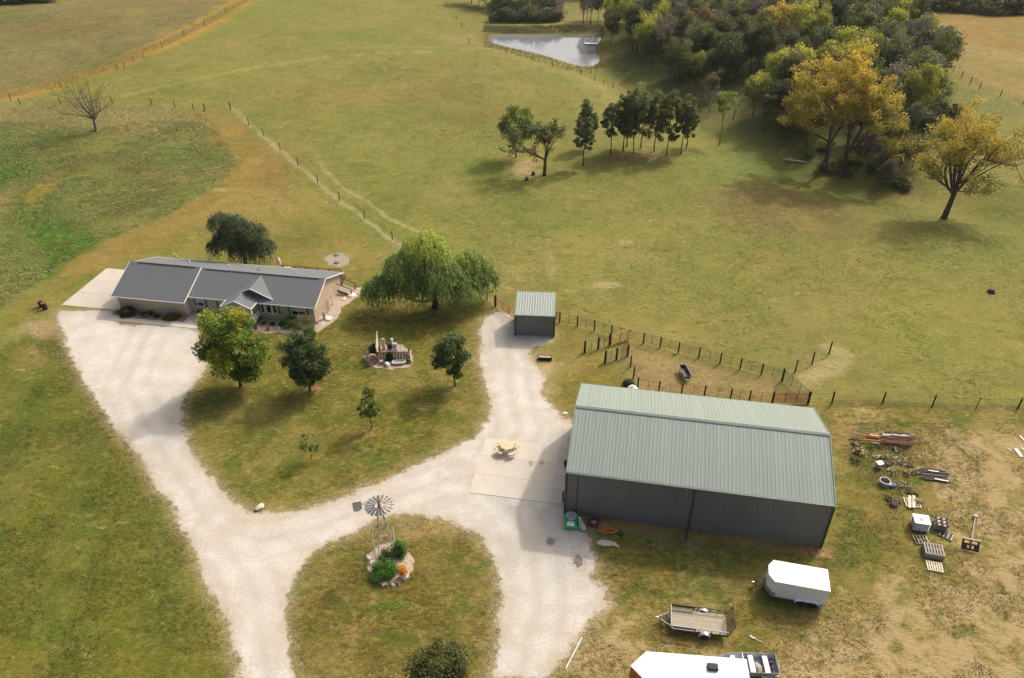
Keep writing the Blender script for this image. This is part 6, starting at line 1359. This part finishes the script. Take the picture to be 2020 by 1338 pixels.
def place(kind, x, y, h, wsc, where, name='wood_tree', plist=None, label=None, group=None, seed=0):
    zz = float(Z(x, y)); pl_ = plist or (bare_p if kind == 'bare' else protos); cm, tm_ = pl_[seed % len(pl_)]
    t = thing(name, label or f'{LBL[kind]} tree {where}', 'tree' if name != 'thicket_bush' else 'bush', (x, y, zz - .1), random.uniform(0, 6.28), group or f'{LBL[kind]} trees {where}')
    base = 11.2 if pl_ is protos else 4.2 if pl_ is bush_p else 9.5
    s_ = h / base; t.scale = (s_ * wsc, s_ * wsc, s_)
    for nm, me in (('crown', cm), ('trunk', tm_)):
        o = link(nm, me, t)
        if kind != 'bare':
            o.material_slots[0].link = 'OBJECT'; o.material_slots[0].material = LM[SPEC[kind][0]] if nm == 'crown' else M[SPEC[kind][1]]
    return t
wood_poly = Gs([(1240, 45), (1300, 15), (1390, -15), (1500, -35), (1620, -30), (1690, 10), (1750, 60), (1820, 110), (1868, 150), (1862, 225), (1790, 275), (1690, 300), (1600, 270), (1540, 225), (1470, 190), (1400, 175), (1330, 165), (1280, 130), (1235, 90)])
def scatter(poly, step, seed):
    rng = random.Random(seed); xs = [p[0] for p in poly]; ys = [p[1] for p in poly]; out = []
    y = min(ys); row = 0
    while y < max(ys):
        x = min(xs) + (row % 2) * step / 2
        while x < max(xs):
            q = (x + rng.uniform(-.38, .38) * step, y + rng.uniform(-.38, .38) * step)
            if float(poly_sd(np.array([q[0]]), np.array([q[1]]), poly)[0]) > 0: out.append(q)
            x += step
        y += step * .87; row += 1
    return out
rw = random.Random(3)
gold_spots = [(1520, 60, 'gold'), (1700, 105, 'lime'), (1665, 125, 'lime'), (1640, 150, 'lime'), (1600, 165, 'lime'), (1420, 130, 'lime'), (1625, 60, 'lime'), (1760, 205, 'lime'), (1780, 190, 'lime'), (1490, 75, 'olive'), (1700, 150, 'lime'), (1480, 120, 'gold')]
gs = [(G(u, v + 50), k) for u, v, k in gold_spots]
for i, (x, y) in enumerate(scatter(wood_poly, 5.6, 5)):
    near = [k for p_, k in gs if math.hypot(p_.x - x, p_.y - y) < 3.4]
    if near: kind = near[0]
    else: kind = rw.choices(['dark', 'olive', 'grey', 'brown', 'bare', 'lime'], [30, 29, 12, 4, 7, 9])[0]
    hh_ = rw.uniform(8.0, 12.0) * (1.05 if kind in ('lime', 'gold') else 1)
    row_ = 'front rows' if y < 160 else 'second rows' if y < 182 else 'middle rows' if y < 210 else 'rear rows'
    sec_ = x / y; col_ = 'towards the pond' if sec_ < .24 else 'left of its middle' if sec_ < .32 else 'right of its middle' if sec_ < .41 else 'towards the brown field'
    sz_ = 'tall ' if hh_ > 10.6 else 'lower ' if hh_ < 9.3 else 'middling '
    place(kind, x, y, hh_, rw.uniform(.7, .98), '', seed=i, label=f'{sz_}{LBL[kind]} tree in the {row_} of the wood, {col_}', group=f'{sz_}{LBL[kind]} trees in the {row_} of the wood {col_}')
# thin fringe trees with bare stems along the pond side of the wood
for i, (u, v, h, k) in enumerate([(1345, 178, 8, 'olive'), (1358, 176, 7, 'olive'), (1372, 172, 8, 'lime'), (1388, 170, 7, 'olive'), (1402, 168, 8, 'olive'), (1420, 163, 7.5, 'lime'), (1438, 160, 8, 'olive'), (1452, 158, 8, 'dark'), (1330, 160, 9, 'olive'), (1285, 135, 9, 'dark'), (1270, 118, 10, 'lime'), (1255, 100, 10, 'dark'), (1218, 70, 10.5, 'lime'), (1240, 78, 10, 'lime'), (1262, 75, 10, 'lime'), (1205, 85, 9, 'olive'), (1312, 120, 10, 'dark'), (1300, 90, 11, 'lime'), (1340, 120, 10, 'dark'), (1365, 135, 9, 'dark'), (1330, 95, 11, 'grey'), (1395, 140, 9, 'olive')]):
    p_ = G(u, v); place(k, p_.x, p_.y, h, .72, 'on the pond side of the wood', name='fringe_tree', seed=i + 3)
for i, (u, v, h, k) in enumerate([(1446, 238, 5.5, 'bare'), (1400, 222, 5, 'bare'), (1398, 200, 6, 'brown'), (1530, 245, 9, 'dark'), (1545, 270, 5, 'grey'), (1590, 290, 8, 'dark'), (1700, 330, 8, 'grey'), (1725, 345, 7, 'bare'), (1750, 318, 8, 'olive'), (1770, 345, 6, 'olive'), (1745, 370, 5, 'grey'), (1800, 330, 6, 'olive'), (1790, 300, 9, 'dark'), (1822, 240, 9, 'dark'), (1835, 262, 7, 'olive'), (1575, 215, 10, 'grey'), (1600, 250, 10, 'dark'), (1810, 200, 10, 'grey'), (1815, 160, 11, 'dark'), (1850, 150, 10, 'dark')]):
    p_ = G(u, v); place(k, p_.x, p_.y, h, .95, 'on the near edge of the wood by the golden cottonwoods', name='edge_tree', seed=i + 5)
for i in range(20):
    u = rw.uniform(1590, 1790); v = 300 + (u - 1590) * .33 + rw.uniform(-22, 25); p_ = G(u, v)
    place(rw.choice(['olive', 'lime', 'brown', 'olive']), p_.x, p_.y, rw.uniform(1.0, 1.9), 1.3, '', name='thicket_bush', plist=bush_p, seed=i, label='low scrubby bush in the gully under the golden cottonwoods', group='scrub bushes in the gully under the cottonwoods')
# thicket behind the pond
for i, (u, v, h, k) in enumerate([(975, 42, 3, 'dark'), (990, 42, 3.6, 'dark'), (1005, 42, 3.8, 'olive'), (1020, 42, 3.6, 'dark'), (1035, 42, 4, 'grey'), (1050, 42, 4, 'dark'), (1066, 42, 3.8, 'grey'), (1080, 42, 4, 'dark'), (1094, 42, 3.6, 'brown'), (1102, 40, 3.2, 'olive'), (1000, 30, 5, 'dark'), (1030, 30, 5.5, 'olive'), (1060, 30, 5.5, 'dark'), (1085, 30, 5, 'grey'), (985, 22, 6, 'dark'), (1010, 20, 7, 'grey'), (1040, 20, 8, 'dark'), (1070, 20, 8, 'grey'), (1090, 18, 7, 'olive')]):
    p_ = G(u, v); place(k, p_.x, p_.y, h, 1.0, 'in the thicket behind the pond dam', name='thicket_tree', plist=bush_p, seed=i)
for i, (u, v, h, k) in enumerate([(1150, 46, 10, 'bare'), (1158, 40, 10, 'grey'), (1165, 46, 10, 'bare'), (1180, 40, 9, 'grey'), (1203, 58, 9, 'lime'), (1200, 40, 10, 'grey')]):
    p_ = G(u, v); place(k, p_.x, p_.y, h, .8, 'at the right end of the pond dam', name='dam_tree', seed=i)
for i, (u, v) in enumerate([(930, 2), (945, 6), (960, 12), (975, 8), (1000, 2), (1030, -2), (1060, -4), (1120, -8), (1150, -8), (1180, -10), (1210, -5), (1240, 5)]):
    p_ = G(u, v + 4); place(rw.choice(['dark', 'grey', 'olive']), p_.x, p_.y, rw.uniform(7, 10), 1.1, 'in the far hedge beyond the pond', name='hedge_tree', seed=i)
# hedge lines at the far top right and top left
for i in range(40):
    f_ = i / 39; u = 1540 + f_ * 560; v = 2 + 24 * min(1, f_ * 1.3) + rw.uniform(-5, 3); p_ = G(u, v)
    place(rw.choices(['dark', 'olive', 'grey', 'lime'], [5, 3, 3, 1])[0], p_.x, p_.y, rw.uniform(4.5, 7.5), 1.3, 'in the hedge along the far side of the brown field', name='hedge_tree', plist=(bush_p if i % 2 else protos), seed=i)
p_ = G(1802, 22); place('brown', p_.x, p_.y, 10, .6, '', name='hedge_tree', label='tall brown tree standing in front of the far hedge', group='tall tree before far hedge', seed=1)
for i in range(10):
    u = -60 + i * 17; p_ = G(u, 12 - i * .9 + rw.uniform(-3, 2)); place(rw.choice(['dark', 'olive']), p_.x, p_.y, rw.uniform(4, 6), 1.3, 'in the hedge at the far left corner', name='hedge_tree', plist=bush_p, seed=i)
# beyond the frame the country goes on: a far wooded ridge
farp = scatter([(-420, 330), (-150, 420), (80, 420), (260, 380), (480, 330), (480, 360), (260, 420), (80, 460), (-150, 460), (-420, 370)], 17, 9)
for i, (x, y) in enumerate(farp[:70]): place(rw.choices(['dark', 'olive', 'grey', 'lime'], [5, 3, 3, 1])[0], x, y, rw.uniform(9, 14), 1.3, 'on the distant ridge beyond the fields', name='ridge_tree', seed=i)

# ------------------------------------------------------------------ tall grass, weeds, reeds (ground cover, one object each)
def tufts(name, label, poly, n, h, wdt, lm, seed, per=5, mask=None, tint=(0, 1), lean=.35):
    rng = np.random.default_rng(seed); P = np.array(poly); lo = P.min(0); hi = P.max(0); X = []; 
    while sum(len(q) for q in X) < n:
        q = rng.uniform(lo, hi, (n * 2, 2)); s_ = poly_sd(q[:, 0], q[:, 1], poly) > .2
        if mask is not None: s_ &= mask(q[:, 0], q[:, 1], rng)
        X.append(q[s_])
        if len(X) > 40: break
    X = np.concatenate(X)[:n]; zz = Z(X[:, 0], X[:, 1]); n = len(X)
    B_ = np.repeat(np.stack([X[:, 0], X[:, 1], zz], 1), per, 0); m_ = len(B_); a = rng.uniform(0, 6.28, m_); hh = h * rng.uniform(.5, 1.3, m_) ; ww = wdt * rng.uniform(.6, 1.2, m_)
    tng = np.repeat(np.clip(rng.uniform(*tint, n) + .3 * vnoise(X[:, 0], X[:, 1], 5, seed, 2), 0, 1), per) + rng.normal(size=m_) * .1
    side = np.stack([np.cos(a), np.sin(a), np.zeros(m_)], 1) * ww[:, None]; ln = unit(rng, m_) * lean * hh[:, None] + np.array([.25, -.1, 0]) * hh[:, None]; ln[:, 2] = 0
    B_ = B_ + unit(rng, m_) * np.array([1, 1, 0]) * wdt * 1.2; top = B_ + ln + np.stack([np.zeros(m_), np.zeros(m_), hh], 1)
    V = np.stack([B_ - side * .5 - [0, 0, .03], B_ + side * .5 - [0, 0, .03], top], 1).reshape(-1, 3)
    me = np_mesh(name, V, np.arange(3 * m_).reshape(m_, 3), lm, 3)
    at = me.attributes.new('tint', 'FLOAT', 'POINT'); at.data.foreach_set('value', np.repeat(np.clip(tng, 0, 1), 3).astype(np.float32))
    o = link(name, me); return tag(o, label, kind='stuff')
tufts('tall_grass', 'tall green hay grass of the field behind the house', Gs([(0, 240), (190, 255), (300, 235), (400, 240), (440, 266), (470, 318), (440, 362), (330, 425), (200, 479), (100, 541), (0, 608), (-60, 640), (-60, 250)]), 9000, .16, .16, LM['hay'], 301, 3, tint=(.3, 1), lean=1.6, mask=lambda x, y, r_: vnoise(x, y, 4, 81, 3) > -.1)
tufts('dry_grass', 'pale dry grass heads in the upper part of the hay field', Gs([(0, 210), (190, 208), (300, 212), (400, 224), (440, 262), (380, 285), (250, 270), (150, 262), (0, 250), (-60, 250), (-60, 212)]), 3500, .2, .14, LM['golden_grass'], 302, 3, lean=1.6)
tufts('pasture_tufts', 'scattered grazing tufts all over the pasture', Gs([(460, 220), (780, 470), (980, 600), (1110, 630), (1540, 745), (1640, 690), (1660, 780), (2020, 800), (2100, 500), (1640, 380), (1400, 290), (1210, 180), (1000, 115), (640, 115), (300, 175)]), 12000, .08, .16, LM['hay'], 303, 3, tint=(.2, 1), mask=lambda x, y, r_: vnoise(x, y, 9, 77, 3) > .0)
tufts('lawn_tufts', 'short uneven grass of the mown lawns', Gs([(-60, 700), (110, 645), (130, 690), (290, 930), (365, 1056), (420, 1166), (470, 1345), (475, 1400), (-100, 1400)]), 14000, .05, .11, LM['grass'], 304, 3, tint=(.1, .8), mask=lambda x, y, r_: vnoise(x, y, 4, 78, 3) > .05)
tufts('yard_tufts', 'dry and green tufts of the trampled yard grass', Gs([(1180, 1110), (1300, 1160), (1500, 1180), (1640, 1090), (1660, 830), (2040, 830), (2100, 1400), (1100, 1400)]), 9000, .07, .12, LM['straw'], 305, 3, tint=(.2, 1), mask=lambda x, y, r_: vnoise(x, y, 3, 79, 3) > .05)
tufts('shore_reeds', 'brown reeds along the near shore of the pond', Gs([(955, 70), (965, 84), (1040, 104), (1120, 127), (1165, 133), (1190, 124), (1200, 132), (1170, 145), (1110, 138), (1030, 114), (950, 95)]), 600, .55, .12, LM['reed'], 308, 4, lean=.4)
tufts('dam_grass', 'yellow-green long grass on the pond dam', Gs([(955, 50), (1190, 48), (1195, 62), (950, 64)]), 1200, .25, .3, LM['hay'], 309, 4, tint=(.4, 1))
tufts('gold_grass', 'golden ungrazed grass strip along the top left fence', Gs([(-40, 205), (100, 175), (220, 138), (340, 85), (450, 28), (500, 0), (480, 0), (420, 32), (320, 80), (200, 128), (90, 162), (-40, 192)]), 3000, .15, .2, LM['golden_grass'], 311, 3, tint=(.0, 1), lean=1.5)
# scattered pale leaves and stones on the lawns, pebbles along the drive edges
rng = np.random.default_rng(400); PB = []
GRL = GR + [GR[0]]; ISL = IS + [IS[0]]
for line_ in (GRL, ISL):
    for (ax, ay), (bx2, by2) in zip(line_[:-1], line_[1:]):
        if min(ay, by2) < 28: continue
        n_ = int(math.hypot(bx2 - ax, by2 - ay) * 4)
        for k in range(n_): f_ = rng.uniform(); PB.append((ax + (bx2 - ax) * f_ + rng.normal() * .45, ay + (by2 - ay) * f_ + rng.normal() * .45))
PB = np.array(PB); zz = Z(PB[:, 0], PB[:, 1]); n_ = len(PB); P3 = np.stack([PB[:, 0], PB[:, 1], zz + .015], 1); s_ = rng.uniform(.02, .06, (n_, 1)); a = rng.uniform(0, 6.28, n_)
c1 = np.stack([np.cos(a), np.sin(a), 0 * a], 1) * s_; c2_ = np.stack([-np.sin(a), np.cos(a), 0 * a], 1) * s_ * .7; up_ = np.array([0, 0, 1]) * s_ * .6
V = np.stack([P3 - c1, P3 - c2_, P3 + c1, P3 + c2_, P3 + up_], 1).reshape(-1, 3); Fq = (np.arange(n_)[:, None, None] * 5 + np.array([[0, 1, 4], [1, 2, 4], [2, 3, 4], [3, 0, 4]])[None]).reshape(-1, 3)
tag(link('gravel_stones', np_mesh('gravel_stones', V, Fq, M['rock'], 3)), 'loose pale stones scattered along the driveway edges', kind='stuff')

rw = random.Random(12)
wk = 0
for i in range(44):
    u = rw.uniform(1682, 1812); v = rw.uniform(868, 1000)
    if u < 1720 and v > 900 and rw.random() < .7: continue
    if (u - 1733) ** 2 + (v - 918) ** 2 < 200 or (u - 1744) ** 2 + (v - 952) ** 2 < 500: continue
    kk_ = rw.choice(['weed', 'weed', 'twig', 'straw', 'hay_w', 'bush_red']); lm = {'hay_w': LM['lime']}.get(kk_) or LM[kk_]
    nm_ = {'weed': 'rusty', 'twig': 'grey', 'straw': 'straw-coloured', 'hay_w': 'green', 'bush_red': 'reddish-green'}[kk_]
    shrub('weed_clump', f'{nm_} tall weed clump among the scrap behind the barn end', G(u, v), rw.uniform(.4, .9), rw.uniform(.2, .42), lm, 500 + i, 170, .15, group=f'{nm_} weed clumps among the scrap', cat='weeds')


hb_ = MB().box((0, 1000, 22.5), (3000, 2600, 65))
ho = hb_.obj('haze', HAZE); tag(ho, 'thin pale autumn haze over the whole farm', kind='stuff')
